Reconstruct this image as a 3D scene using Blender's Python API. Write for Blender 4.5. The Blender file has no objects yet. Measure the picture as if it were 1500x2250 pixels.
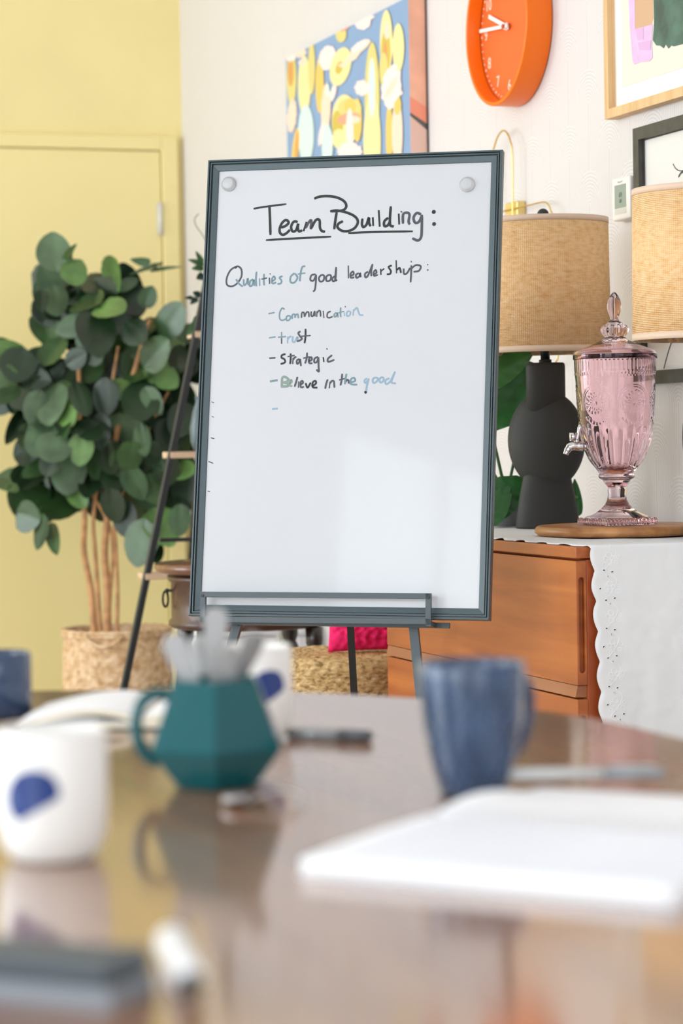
import bpy, math, random
from mathutils import Vector, Matrix, noise
random.seed(7)
S = bpy.context.scene
COL = S.collection
rad = math.radians
TAU = 2 * math.pi

# ------------------------------------------------------------------ camera
YAW, PITCH, ROLL = rad(19.055), rad(-1.718), rad(-1.009)
EYE = Vector((0, 0, 1.05))
FW = Vector((math.sin(YAW) * math.cos(PITCH), math.cos(YAW) * math.cos(PITCH), math.sin(PITCH)))
_r = Vector((math.cos(YAW), -math.sin(YAW), 0)); _u = _r.cross(FW)
RT = math.cos(ROLL) * _r + math.sin(ROLL) * _u
UP = -math.sin(ROLL) * _r + math.cos(ROLL) * _u
FPX = 85 / 36 * 2250
cam = bpy.data.cameras.new('camera'); camo = bpy.data.objects.new('camera', cam); COL.objects.link(camo)
m = Matrix((RT, UP, -FW)).transposed().to_4x4(); m.translation = EYE
camo.matrix_world = m
cam.lens = 85; cam.sensor_fit = 'VERTICAL'; cam.sensor_height = 36; cam.sensor_width = 24
cam.clip_start = 0.05
cam.dof.use_dof = True; cam.dof.focus_distance = 4.95; cam.dof.aperture_fstop = 4.0
S.camera = camo

# ------------------------------------------------------------------ light
S.view_settings.view_transform = 'Standard'; S.view_settings.look = 'None'
S.view_settings.gamma = 1; S.view_settings.use_curve_mapping = False
S.view_settings.exposure = -0.58
W = bpy.data.worlds.new('daylight'); S.world = W; W.use_nodes = True
W.node_tree.nodes['Background'].inputs[0].default_value = (0.80, 0.90, 1.0, 1)
W.node_tree.nodes['Background'].inputs[1].default_value = 1.0
S.cycles.max_bounces = 14; S.cycles.transmission_bounces = 12; S.cycles.transparent_max_bounces = 12
S.cycles.diffuse_bounces = 5; S.cycles.glossy_bounces = 5
S.cycles.use_denoising = True
S.cycles.sample_clamp_indirect = 8

def area(name, loc, rot, sx, sy, power, col):
    l = bpy.data.lights.new(name, 'AREA'); l.shape = 'RECTANGLE'; l.size = sx; l.size_y = sy
    l.energy = power; l.color = col
    o = bpy.data.objects.new(name, l); o.location = loc; o.rotation_euler = rot; COL.objects.link(o)
    return o
# daylight of the sky arriving at the window openings (left wall, plus an added fill opening behind the camera)
WIN = [(-2.35, 1.0), (1.95, 3.6), (4.3, 6.3), (6.9, 8.7)]           # y ranges of the left-hand windows; the last is added to light the back wall
LX, RX, BY, FY, CZ = -2.6, 2.5, 9.041, -3.2, 3.2      # room: left, right, back, front, ceiling
for i, (a, b) in enumerate(WIN):
    area('window_daylight', (LX - 0.16, (a + b) / 2, 1.75), (0, rad(-90), 0), 2.3, b - a, [150, 135, 90, 210][i], (0.87, 0.945, 1.0))
area('added_rear_fill', (0.2, FY - 0.16, 1.75), (rad(90), 0, 0), 3.4, 2.3, 75, (0.94, 0.97, 1.0))  # fill from an added rear window, for surfaces facing the camera

# ------------------------------------------------------------------ photo rays on real planes
def ray(x, y):
    d = FW * FPX + RT * (x - 750) + UP * (1125 - y); return d.normalized()
def onz(x, y, z):
    d = ray(x, y); return EYE + d * ((z - EYE.z) / d.z)
def onX(x, y, X):
    d = ray(x, y); return EYE + d * (X / d.x)
def onY(x, y, Y):
    d = ray(x, y); return EYE + d * (Y / d.y)
def atD(x, y, D):
    d = ray(x, y); return EYE + d * (D / d.dot(FW))
def onP(x, y, p, n):
    d = ray(x, y); return EYE + d * ((p - EYE).dot(n) / d.dot(n))
def along(px, py, p, r):
    d = ray(px, py); d.z = 0; return p + d.normalized() * r
HF = Vector((math.sin(YAW), math.cos(YAW), 0))      # level view direction
HR = Vector((math.cos(YAW), -math.sin(YAW), 0))
UZ = Vector((0, 0, 1))

# ------------------------------------------------------------------ materials
def lin(c):
    f = lambda v: v / 12.92 if v <= 0.04045 else ((v + 0.055) / 1.055) ** 2.4
    return tuple(f(v / 255) for v in c) + (1,)
MATS = {}
class NT:
    def __init__(s, m): s.t = m.node_tree; s.n = s.t.nodes; s.p = s.n['Principled BSDF']
    def new(s, k, **kw):
        n = s.n.new(k)
        for a, v in kw.items(): setattr(n, a, v)
        return n
    def l(s, a, b): s.t.links.new(a, b)
    def math(s, op, a, b=None, c=None):
        n = s.new('ShaderNodeMath', operation=op)
        for i, v in enumerate((a, b, c)):
            if v is None: continue
            if isinstance(v, (int, float)): n.inputs[i].default_value = v
            else: s.l(v, n.inputs[i])
        return n.outputs[0]
    def ramp(s, fac, stops):
        n = s.new('ShaderNodeValToRGB'); e = n.color_ramp.elements
        while len(e) < len(stops): e.new(0.5)
        for i, (p, c) in enumerate(stops): e[i].position = p; e[i].color = lin(c)
        s.l(fac, n.inputs[0]); return n.outputs[0]
    def bump(s, h, strength, dist):
        b = s.new('ShaderNodeBump'); b.inputs['Strength'].default_value = strength; b.inputs['Distance'].default_value = dist
        s.l(h, b.inputs['Height']); s.l(b.outputs[0], s.p.inputs['Normal'])
def mat(name, c, rough=0.5, spec=0.5, metal=0, coat=0, coat_r=0.03, noise_amt=0, nscale=8, bump=0, bscale=60, **kw):
    if name in MATS: return MATS[name]
    m = bpy.data.materials.new(name); m.use_nodes = True; t = NT(m); p = t.p
    p.inputs['Base Color'].default_value = lin(c); p.inputs['Roughness'].default_value = rough
    p.inputs['Specular IOR Level'].default_value = spec; p.inputs['Metallic'].default_value = metal
    p.inputs['Coat Weight'].default_value = coat; p.inputs['Coat Roughness'].default_value = coat_r
    for k, v in kw.items(): p.inputs[k.replace('_', ' ')].default_value = v
    tc = t.new('ShaderNodeTexCoord')
    if noise_amt:
        n = t.new('ShaderNodeTexNoise'); n.inputs['Scale'].default_value = nscale; n.inputs['Detail'].default_value = 4
        t.l(tc.outputs['Object'], n.inputs['Vector'])
        lo = tuple(max(0, v * (1 - noise_amt)) for v in c); hi = tuple(min(255, v * (1 + noise_amt)) for v in c)
        t.l(t.ramp(n.outputs[0], [(0.3, lo), (0.7, hi)]), p.inputs['Base Color'])
    if bump:
        n = t.new('ShaderNodeTexNoise'); n.inputs['Scale'].default_value = bscale; n.inputs['Detail'].default_value = 3
        t.l(tc.outputs['Object'], n.inputs['Vector']); t.bump(n.outputs[0], bump, 0.002)
    MATS[name] = m; return m
def wood(name, dark, light, axis, rough=0.4, coat=0.0, scale=1.0, spec=0.5, coat_ior=1.5, mid=None):
    m = mat(name, light, rough, spec, coat=coat); t = NT(m)
    tc = t.new('ShaderNodeTexCoord'); mp = t.new('ShaderNodeMapping'); t.l(tc.outputs['Object'], mp.inputs[0])
    sc = [14 * scale] * 3; sc[axis] = 1.3 * scale; mp.inputs['Scale'].default_value = sc
    n = t.new('ShaderNodeTexNoise'); n.inputs['Scale'].default_value = 2.2; n.inputs['Detail'].default_value = 6
    n.inputs['Distortion'].default_value = 0.6; t.l(mp.outputs[0], n.inputs['Vector'])
    mid = mid or tuple((a + b) / 2 for a, b in zip(dark, light))
    t.l(t.ramp(n.outputs[0], [(0.28, dark), (0.5, mid), (0.72, light)]), t.p.inputs['Base Color'])
    t.p.inputs['Coat IOR'].default_value = coat_ior
    t.bump(n.outputs[0], 0.08, 0.001)
    return m

WHITE_PAINT = mat('white_paint', (234, 233, 233), 0.6)
YELLOW = mat('yellow_paint', (243, 227, 164), 0.45, 0.4, noise_amt=0.015, nscale=3)
YELLOW_TRIM = mat('yellow_gloss_paint', (244, 228, 164), 0.35, 0.45)
def wallpaper():
    m = mat('arch_wallpaper', (238, 233, 231), 0.55); t = NT(m)
    g = t.new('ShaderNodeNewGeometry'); sp = t.new('ShaderNodeSeparateXYZ'); t.l(g.outputs['Position'], sp.inputs[0])
    y, z = sp.outputs['Y'], sp.outputs['Z']
    Wd, H = 0.228, 0.245
    def arch(oy, oz):
        u = t.math('SUBTRACT', t.math('MULTIPLY', t.math('FRACT', t.math('ADD', t.math('DIVIDE', y, Wd), oy)), Wd), Wd / 2)
        v = t.math('SUBTRACT', t.math('MULTIPLY', t.math('FRACT', t.math('ADD', t.math('DIVIDE', z, H), oz)), H), H - 0.085)
        vp = t.math('MAXIMUM', v, 0.0)
        return t.math('SQRT', t.math('ADD', t.math('MULTIPLY', u, u), t.math('MULTIPLY', vp, vp)))
    a, b = arch(0.0, 0.1), arch(0.5, 0.6)
    d = t.math('MINIMUM', a, b)
    s = t.math('SINE', t.math('MULTIPLY', d, TAU / 0.0085))
    s = t.math('MULTIPLY_ADD', s, 0.5, 0.5)
    s = t.math('POWER', s, 2.0)
    t.l(t.ramp(s, [(0.0, (224, 219, 218)), (1.0, (206, 201, 202))]), t.p.inputs['Base Color'])
    t.bump(s, 0.35, 0.001)
    return m
WALLPAPER = wallpaper()
FLOOR = wood('floor_boards', (186, 170, 150), (214, 200, 182), 1, 0.4)
BLACK = mat('black_metal', (34, 38, 40), 0.45)
EASEL = mat('charcoal_powder_coat', (74, 86, 92), 0.42, 0.5)
FRAME = mat('slate_frame', (72, 88, 94), 0.36, 0.5)
CHROME = mat('chrome', (225, 225, 228), 0.12, metal=1)
STEEL = mat('brushed_steel', (196, 196, 198), 0.3, metal=1)
BRASS = mat('brass', (226, 196, 120), 0.25, metal=1)
PAPER = mat('paper', (244, 244, 246), 0.6)

# ------------------------------------------------------------------ mesh builder
WLOC = {}
class G:
    def __init__(s): s.v = []; s.f = []; s.mi = []; s.sm = []; s.M = None
    def add(s, vs, fs, mi=0, smooth=False):
        o = len(s.v); s.v += [Vector(v) for v in vs]
        for f in fs: s.f.append([i + o for i in f]); s.mi.append(mi); s.sm.append(smooth)
        return s
    def box(s, c, size, ax=None, mi=0, bev=0):
        c = Vector(c); ax = ax or (Vector((1, 0, 0)), Vector((0, 1, 0)), UZ); h = [q / 2 for q in size]
        if bev:
            b = min(bev, min(h) * 0.9); vs = []; idx = {}
            for i in (-1, 1):
                for j in (-1, 1):
                    for k in (-1, 1):
                        for a in range(3):
                            d = [i * (h[0] - b), j * (h[1] - b), k * (h[2] - b)]; d[a] = (i, j, k)[a] * h[a]
                            idx[(i, j, k, a)] = len(vs); vs.append(c + ax[0] * d[0] + ax[1] * d[1] + ax[2] * d[2])
            fs = []
            for a in range(3):
                p, q = [x for x in range(3) if x != a]
                for sg in (-1, 1):
                    l = []
                    for (e, g) in ((-1, -1), (1, -1), (1, 1), (-1, 1)):
                        t = [0, 0, 0]; t[a] = sg; t[p] = e; t[q] = g; l.append(idx[(*t, a)])
                    fs.append(l)
            for a in range(3):      # edges running along axis a
                p, q = [x for x in range(3) if x != a]
                for e in (-1, 1):
                    for g in (-1, 1):
                        t0 = [0, 0, 0]; t0[a] = -1; t0[p] = e; t0[q] = g; t1 = list(t0); t1[a] = 1
                        fs.append([idx[(*t0, p)], idx[(*t1, p)], idx[(*t1, q)], idx[(*t0, q)]])
            for i in (-1, 1):
                for j in (-1, 1):
                    for k in (-1, 1): fs.append([idx[(i, j, k, a)] for a in range(3)])
            return s.add(vs, fs, mi)
        vs = [c + ax[0] * (i * h[0]) + ax[1] * (j * h[1]) + ax[2] * (k * h[2]) for i in (-1, 1) for j in (-1, 1) for k in (-1, 1)]
        return s.add(vs, [(0, 1, 3, 2), (4, 6, 7, 5), (0, 4, 5, 1), (2, 3, 7, 6), (0, 2, 6, 4), (1, 5, 7, 3)], mi)
    def bar(s, a, b, w, h, mi=0, side=None, bev=0):
        a, b = Vector(a), Vector(b); d = (b - a).normalized()
        sd = Vector(side) if side else (d.cross(UZ) if abs(d.z) < 0.95 else Vector((1, 0, 0)))
        sd = (sd - d * sd.dot(d)).normalized()
        return s.box((a + b) / 2, ((b - a).length, w, h), (d, sd, d.cross(sd)), mi, bev)
    def tube(s, pts, r, n=10, mi=0, closed=False, flat=None, cap=True):
        pts = [Vector(p) for p in pts]; N = len(pts); rr = r if isinstance(r, (list, tuple)) else [r] * N
        vs = []; nv = None
        for i, p in enumerate(pts):
            if closed: d = (pts[(i + 1) % N] - pts[i - 1])
            else: d = pts[min(i + 1, N - 1)] - pts[max(i - 1, 0)]
            if d.length < 1e-9: d = UZ.copy()
            d.normalize()
            if nv is None: nv = flat.copy() if flat else d.orthogonal()
            nv = (nv - d * nv.dot(d))
            if nv.length < 1e-6: nv = d.orthogonal()
            nv.normalize(); bv = d.cross(nv)
            fl = 1.0
            for k in range(n):
                a = TAU * k / n; vs.append(p + (nv * math.cos(a) + bv * math.sin(a)) * rr[i])
        fs = []
        for i in range(N if closed else N - 1):
            for k in range(n):
                j = (i + 1) % N; fs.append((i * n + k, i * n + (k + 1) % n, j * n + (k + 1) % n, j * n + k))
        s.add(vs, fs, mi, True)
        if cap and not closed:
            o = len(s.v) - len(vs)
            s.f.append([o + k for k in range(n)][::-1]); s.mi.append(mi); s.sm.append(False)
            s.f.append([o + (N - 1) * n + k for k in range(n)]); s.mi.append(mi); s.sm.append(False)
        return s
    def ribbon(s, pts, w, t, x, y, nrm, mi=0, hgt=0.0):
        """flat rounded marker stroke lying in a plane"""
        pts = [Vector(p) for p in pts]; N = len(pts); L = []; R = []
        for i, p in enumerate(pts):
            d = pts[min(i + 1, N - 1)] - pts[max(i - 1, 0)]
            if d.length < 1e-9: d = x
            d = d.normalized(); q = nrm.cross(d)
            e = w / 2 if 0 < i < N - 1 else w * 0.36
            L.append(p + q * e); R.append(p - q * e)
        vs = []
        for i in range(N): vs += [L[i], L[i] + nrm * t, R[i] + nrm * t, R[i]]
        fs = []
        for i in range(N - 1):
            a, b = 4 * i, 4 * i + 4
            fs += [(a + 1, b + 1, b + 2, a + 2), (a, b, b + 1, a + 1), (a + 2, b + 2, b + 3, a + 3)]
        fs += [(0, 1, 2, 3), (4 * N - 1, 4 * N - 2, 4 * N - 3, 4 * N - 4)]
        return s.add(vs, fs, mi)
    def lathe(s, prof, c=(0, 0, 0), n=32, mi=0, sx=1, sy=1, smooth=True, rot=0, fn=None, seg=None, closed=False):
        c = Vector(c); vs = []; N = len(prof); poles = {}
        for i, (r, z) in enumerate(prof):
            for k in range(n):
                a = TAU * k / n + rot; q = r if fn is None else fn(r, z, a, i)
                vs.append(c + Vector((q * math.cos(a) * sx, q * math.sin(a) * sy, z)))
        fs = []
        for i in range(N - 1 if not closed else N):
            j = (i + 1) % N
            for k in range(n): fs.append((i * n + k, i * n + (k + 1) % n, j * n + (k + 1) % n, j * n + k))
        s.add(vs, fs, mi, smooth)
        if not closed:
            o = len(s.v) - len(vs)
            if prof[0][0] > 1e-4: s.f.append([o + k for k in range(n)][::-1]); s.mi.append(mi); s.sm.append(False)
            if prof[-1][0] > 1e-4: s.f.append([o + (N - 1) * n + k for k in range(n)]); s.mi.append(mi); s.sm.append(False)
        return s
    def grid(s, fn, nu, nv, mi=0, smooth=True, thick=0, nrm=None):
        vs = [Vector(fn(i / nu, j / nv)) for i in range(nu + 1) for j in range(nv + 1)]
        q = nv + 1
        fs = [(i * q + j, (i + 1) * q + j, (i + 1) * q + j + 1, i * q + j + 1) for i in range(nu) for j in range(nv)]
        if thick:
            n0 = len(vs); vs += [v - Vector(nrm) * thick for v in vs]
            fs += [tuple(n0 + k for k in f[::-1]) for f in fs]
            rim = [i * q for i in range(nu + 1)] + [nu * q + j for j in range(1, nv + 1)] + [i * q + nv for i in range(nu - 1, -1, -1)] + [j for j in range(nv - 1, 0, -1)]
            for a, b in zip(rim, rim[1:] + rim[:1]): fs.append((a, b, n0 + b, n0 + a))
        return s.add(vs, fs, mi, smooth)
    def prism(s, pts, d, mi=0):
        pts = [Vector(p) for p in pts]; d = Vector(d); n = len(pts)
        fs = [list(range(n))[::-1], [n + i for i in range(n)]] + [(i, (i + 1) % n, n + (i + 1) % n, n + i) for i in range(n)]
        return s.add(pts + [p + d for p in pts], fs, mi)
    def disc(s, c, r, nrm, t, n=12, mi=0, e=None, ry=None):
        c, nrm = Vector(c), Vector(nrm); e = Vector(e) if e else nrm.orthogonal().normalized(); g = nrm.cross(e); ry = ry or r
        return s.prism([c + e * (r * math.cos(TAU * k / n)) + g * (ry * math.sin(TAU * k / n)) for k in range(n)], nrm * t, mi)
    def sphere(s, c, r, nu=16, nv=10, mi=0, sc=(1, 1, 1), ax=None):
        c = Vector(c); ax = ax or (Vector((1, 0, 0)), Vector((0, 1, 0)), UZ); vs = []
        for j in range(nv + 1):
            th = math.pi * j / nv
            th = min(max(th, 0.02), math.pi - 0.02)
            for i in range(nu):
                a = TAU * i / nu; d = (math.sin(th) * math.cos(a) * sc[0], math.sin(th) * math.sin(a) * sc[1], math.cos(th) * sc[2])
                vs.append(c + (ax[0] * d[0] + ax[1] * d[1] + ax[2] * d[2]) * r)
        fs = [(j * nu + i, j * nu + (i + 1) % nu, (j + 1) * nu + (i + 1) % nu, (j + 1) * nu + i) for j in range(nv) for i in range(nu)]
        fs += [list(range(nu))[::-1], [nv * nu + i for i in range(nu)]]
        return s.add(vs, fs, mi, True)
    def build(s, name, mats, parent=None, origin=None):
        if not isinstance(mats, (list, tuple)): mats = [mats]
        if parent is not None: org = WLOC[parent.name]
        elif origin is not None: org = Vector(origin)
        else:
            xs = [v.x for v in s.v]; ys = [v.y for v in s.v]
            org = Vector(((min(xs) + max(xs)) / 2, (min(ys) + max(ys)) / 2, min(v.z for v in s.v)))
        me = bpy.data.meshes.new(name); me.from_pydata([v - org for v in s.v], [], s.f)
        for m_ in mats: me.materials.append(m_)
        for p, i, q in zip(me.polygons, s.mi, s.sm): p.material_index = i; p.use_smooth = q
        import bmesh
        b = bmesh.new(); b.from_mesh(me); bmesh.ops.recalc_face_normals(b, faces=b.faces); b.to_mesh(me); b.free()
        o = bpy.data.objects.new(name, me); COL.objects.link(o)
        if parent is not None: o.parent = parent
        else: o.location = org
        WLOC[o.name] = org
        return o
def tag(o, label, cat, group=None):
    o['label'] = label; o['category'] = cat
    if group: o['group'] = group
    return o
def thing(name, loc, label, cat, group=None):
    o = bpy.data.objects.new(name, None); COL.objects.link(o); o.location = loc; o.empty_display_size = 0.05
    WLOC[o.name] = Vector(loc); return tag(o, label, cat, group)
def struct(o): o['kind'] = 'structure'; return o
def bake(o, *mods):
    """apply modifiers without operators"""
    dg = bpy.context.evaluated_depsgraph_get(); dg.update()
    me = bpy.data.meshes.new_from_object(o.evaluated_get(dg)); o.modifiers.clear(); o.data = me
def bevel(o, w, seg=2, ang=40):
    md = o.modifiers.new('b', 'BEVEL'); md.width = w; md.segments = seg; md.limit_method = 'ANGLE'; md.angle_limit = rad(ang)
    return o
def cr(pts, k=6):
    """Catmull-Rom through points"""
    P = [Vector(p) for p in pts]
    if len(P) < 3: return P
    P = [2 * P[0] - P[1]] + P + [2 * P[-1] - P[-2]]; out = []
    for i in range(1, len(P) - 2):
        a, b, c, d = P[i - 1:i + 3]
        for j in range(k):
            t = j / k
            out.append(0.5 * ((2 * b) + (c - a) * t + (2 * a - 5 * b + 4 * c - d) * t * t + (3 * b - a - 3 * c + d) * t ** 3))
    return out + [P[-2]]
def text_mesh(g, s, size, org, ex, ey, ez, mi=0, depth=0.0006, align='CENTER'):
    cu = bpy.data.curves.new('t', 'FONT'); cu.body = s; cu.size = size; cu.align_x = align; cu.align_y = 'CENTER'; cu.extrude = depth / 2
    o = bpy.data.objects.new('t', cu); COL.objects.link(o)
    dg = bpy.context.evaluated_depsgraph_get(); dg.update(); me = bpy.data.meshes.new_from_object(o.evaluated_get(dg))
    g.add([Vector(org) + ex * v.co.x + ey * v.co.y + ez * (v.co.z + depth / 2) for v in me.vertices], [tuple(p.vertices) for p in me.polygons], mi)
    bpy.data.objects.remove(o); bpy.data.meshes.remove(me); bpy.data.curves.remove(cu)

# ================================================================== the room
X1, Y1 = Vector((1, 0, 0)), Vector((0, 1, 0))
def wallbox(name, lo, hi, m_): return struct(G().box([(a + b) / 2 for a, b in zip(lo, hi)], [b - a for a, b in zip(lo, hi)]).build(name, m_))
wallbox('floor', (LX - 0.3, FY - 0.3, -0.1), (RX + 0.15, BY + 0.15, 0), FLOOR)
wallbox('ceiling', (LX - 0.3, FY - 0.3, CZ), (RX + 0.15, BY + 0.15, CZ + 0.1), WHITE_PAINT)
wallbox('wall_right', (RX, FY, 0), (RX + 0.15, BY + 0.15, CZ), WALLPAPER)
wallbox('wall_back', (LX, BY, 0), (RX, BY + 0.15, CZ), YELLOW)
# left wall with three window openings and an added fourth, front wall (behind the camera) with one wide opening added for fill
g = G(); ys = [FY] + [v for w in WIN for v in w] + [BY]
def seg(g, a, b, z0, z1): g.box((LX - 0.06, (a + b) / 2, (z0 + z1) / 2), (0.12, b - a, z1 - z0))
for i in range(0, len(ys), 2): seg(g, ys[i], ys[i + 1], 0, CZ)
for a, b in WIN: seg(g, a, b, 0, 0.6); seg(g, a, b, 2.9, CZ)
struct(g.build('wall_left', WHITE_PAINT))
g = G()
for x0, x1, z0, z1 in ((LX, -1.5, 0, CZ), (1.9, RX, 0, CZ), (-1.5, 1.9, 0, 0.6), (-1.5, 1.9, 2.9, CZ)):
    g.box(((x0 + x1) / 2, FY - 0.06, (z0 + z1) / 2), (x1 - x0, 0.12, z1 - z0))
struct(g.build('wall_front', WHITE_PAINT))
for i, (a, b) in enumerate(WIN):
    g = G(); X = LX - 0.08
    nb_ = round((b - a) / 0.67)
    for y in [a + 0.025, b - 0.025] + [a + (b - a) * j / nb_ for j in range(1, nb_)]: g.box((X, y, 1.75), (0.06, 0.05, 2.3))
    for z in (0.625, 2.875): g.box((X, (a + b) / 2, z), (0.058, b - a, 0.05))
    struct(g.build('window_%d' % (i + 1), WHITE_PAINT))
g = G()
for x in (-1.475, 0.2, 1.875): g.box((x, FY - 0.08, 1.75), (0.05, 0.06, 2.3))
for z in (0.625, 2.875, 2.1): g.box((0.2, FY - 0.08, z), (3.4, 0.058, 0.05))
struct(g.build('window_5', WHITE_PAINT))  # unseen rear window, added to let the fill in
g = G().box((RX - 0.006, (FY + BY) / 2, 0.05), (0.012, BY - FY - 0.05, 0.1)); struct(g.build('baseboard_right', WHITE_PAINT))

# yellow door in the back wall: frame, leaf, hinge
dr = onY(349, 334, BY); fr = onY(386, 303, BY)
dw = 0.92
door = bpy.data.objects.new('door_1', None); COL.objects.link(door); door.location = (dr.x - dw / 2, BY, 0); WLOC[door.name] = Vector(door.location); door['kind'] = 'structure'
g = G(); fw_ = fr.x - dr.x - 0.004
g.box((dr.x + 0.004 + fw_ / 2, BY - 0.014, fr.z / 2), (fw_, 0.028, fr.z))
g.box((dr.x - dw - 0.004 - fw_ / 2, BY - 0.014, fr.z / 2), (fw_, 0.028, fr.z))
g.box((dr.x - dw / 2, BY - 0.014, (fr.z + dr.z + 0.004) / 2), (dw + 0.008, 0.028, fr.z - dr.z - 0.004))
bevel(g.build('door_frame', YELLOW_TRIM, door), 0.004)
bevel(G().box((dr.x - dw / 2, BY - 0.009, dr.z / 2 + 0.004), (dw, 0.018, dr.z - 0.008)).build('door_leaf', YELLOW_TRIM, door), 0.002)
h0, h1 = onY(352, 445, BY - 0.03), onY(352, 516, BY - 0.03)
WHM = mat('pale_steel', (222, 218, 206), 0.35, 0.5)
g = G().tube([h0, h1], 0.0085, 12)
for k in (0.33, 0.66): g.tube([h0.lerp(h1, k - 0.015), h0.lerp(h1, k + 0.015)], 0.0092, 12)
g.box(((h0 + h1) / 2 + Vector((0, 0.008, 0))), (0.024, 0.006, (h0 - h1).length))
hg = g.build('door_hinge', WHM, door); hg['label'] = 'pale steel hinge'

# ================================================================== large table
TC, TR, TY2 = Vector((0.40, 2.315, 0.74)), 0.728, 0.75
TABLE = wood('table_walnut', (122, 72, 28), (154, 100, 46), 1, 0.45, coat=1.0, coat_ior=4.0, scale=0.8)
MATS['table_walnut'].node_tree.nodes['Principled BSDF'].inputs["Coat Roughness"].default_value = 0.10
tbl = thing('table', (0.40, 1.5, 0), 'large glossy dark brown wooden table with rounded end in the foreground', 'table')
out = [Vector((TC.x + TR * math.cos(a), TC.y + TR * math.sin(a), 0)) for a in [math.pi * k / 48 for k in range(49)]]
out += [Vector((TC.x + TR * math.cos(a), TY2 + TR * math.sin(a), 0)) for a in [math.pi + math.pi * k / 48 for k in range(49)]]
o = G().prism([p + UZ * 0.708 for p in out], (0, 0, 0.032)).build('tabletop', TABLE, tbl)
for p in o.data.polygons: p.use_smooth = len(p.vertices) == 4
bevel(o, 0.006, 3)
g = G().prism([Vector((TC.x, 1.53, 0)) + (p - Vector((TC.x, 1.53, 0))) * 0.86 + UZ * 0.63 for p in out], (0, 0, 0.078)); g.build('apron', TABLE, tbl)
for sx in (-1, 1):
    for y in (2.45, 0.62):
        g = G().lathe([(0.022, 0), (0.026, 0.03), (0.03, 0.2), (0.042, 0.5), (0.036, 0.55), (0.046, 0.58), (0.046, 0.632)], (TC.x + sx * 0.42, y, 0), 24); g.build('leg', TABLE, tbl)

# ================================================================== whiteboard on its easel
AZ, LEAN, BR = rad(-33.907), rad(9.018), rad(-0.740)
BC = Vector((1.60448, 4.61268, 1.16260)); BW, BH = 0.6212, 0.948
_bx = Vector((math.cos(AZ), math.sin(AZ), 0)); BN0 = Vector((math.sin(AZ), -math.cos(AZ), 0))
_by = UZ * math.cos(LEAN) - BN0 * math.sin(LEAN)
BX = math.cos(BR) * _bx + math.sin(BR) * _by; BY_ = -math.sin(BR) * _bx + math.cos(BR) * _by
BN = BX.cross(BY_)
if BN.dot(FW) > 0: BN = -BN
def bp(u, v, n=0.0): return BC + BX * u + BY_ * v + BN * n
brd = thing('whiteboard', bp(0, -BH / 2), 'tall framed whiteboard with handwritten list, standing on the metal easel', 'whiteboard')
def frame(g, prof, w, h, pt, mi=0):
    """mitred frame; prof = (inset from the outer edge, height)"""
    vs = []; n = len(prof)
    for sx, sy in ((-1, -1), (1, -1), (1, 1), (-1, 1)):
        for i, hh in prof: vs.append(pt(sx * (w / 2 - i), sy * (h / 2 - i), hh))
    fs = []
    for c in range(4):
        d = (c + 1) % 4
        for k in range(n): fs.append((c * n + k, d * n + k, d * n + (k + 1) % n, c * n + (k + 1) % n))
    g.add(vs, fs, mi)
g = G(); frame(g, [(0, -0.022), (0, -0.003), (0.0012, 0.0), (0.0040, 0.0), (0.0046, -0.007), (0.0062, -0.007), (0.0068, -0.001), (0.0088, -0.001), (0.0094, -0.008), (0.0112, -0.008), (0.0118, -0.004), (0.0230, -0.0062), (0.0238, -0.0095), (0.0238, -0.022)], BW, BH, bp)
g.build('frame', FRAME, brd)
BOARD = mat('white_dry_erase', (204, 207, 212), 0.2, 0.4, coat=0.42, coat_r=0.04)
g = G(); c0 = bp(0, 0, -0.014); g.box(c0, (BW - 0.03, BH - 0.03, 0.010), (BX, BY_, BN)); g.build('writing_surface', BOARD, brd)
SURF = -0.009
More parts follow.
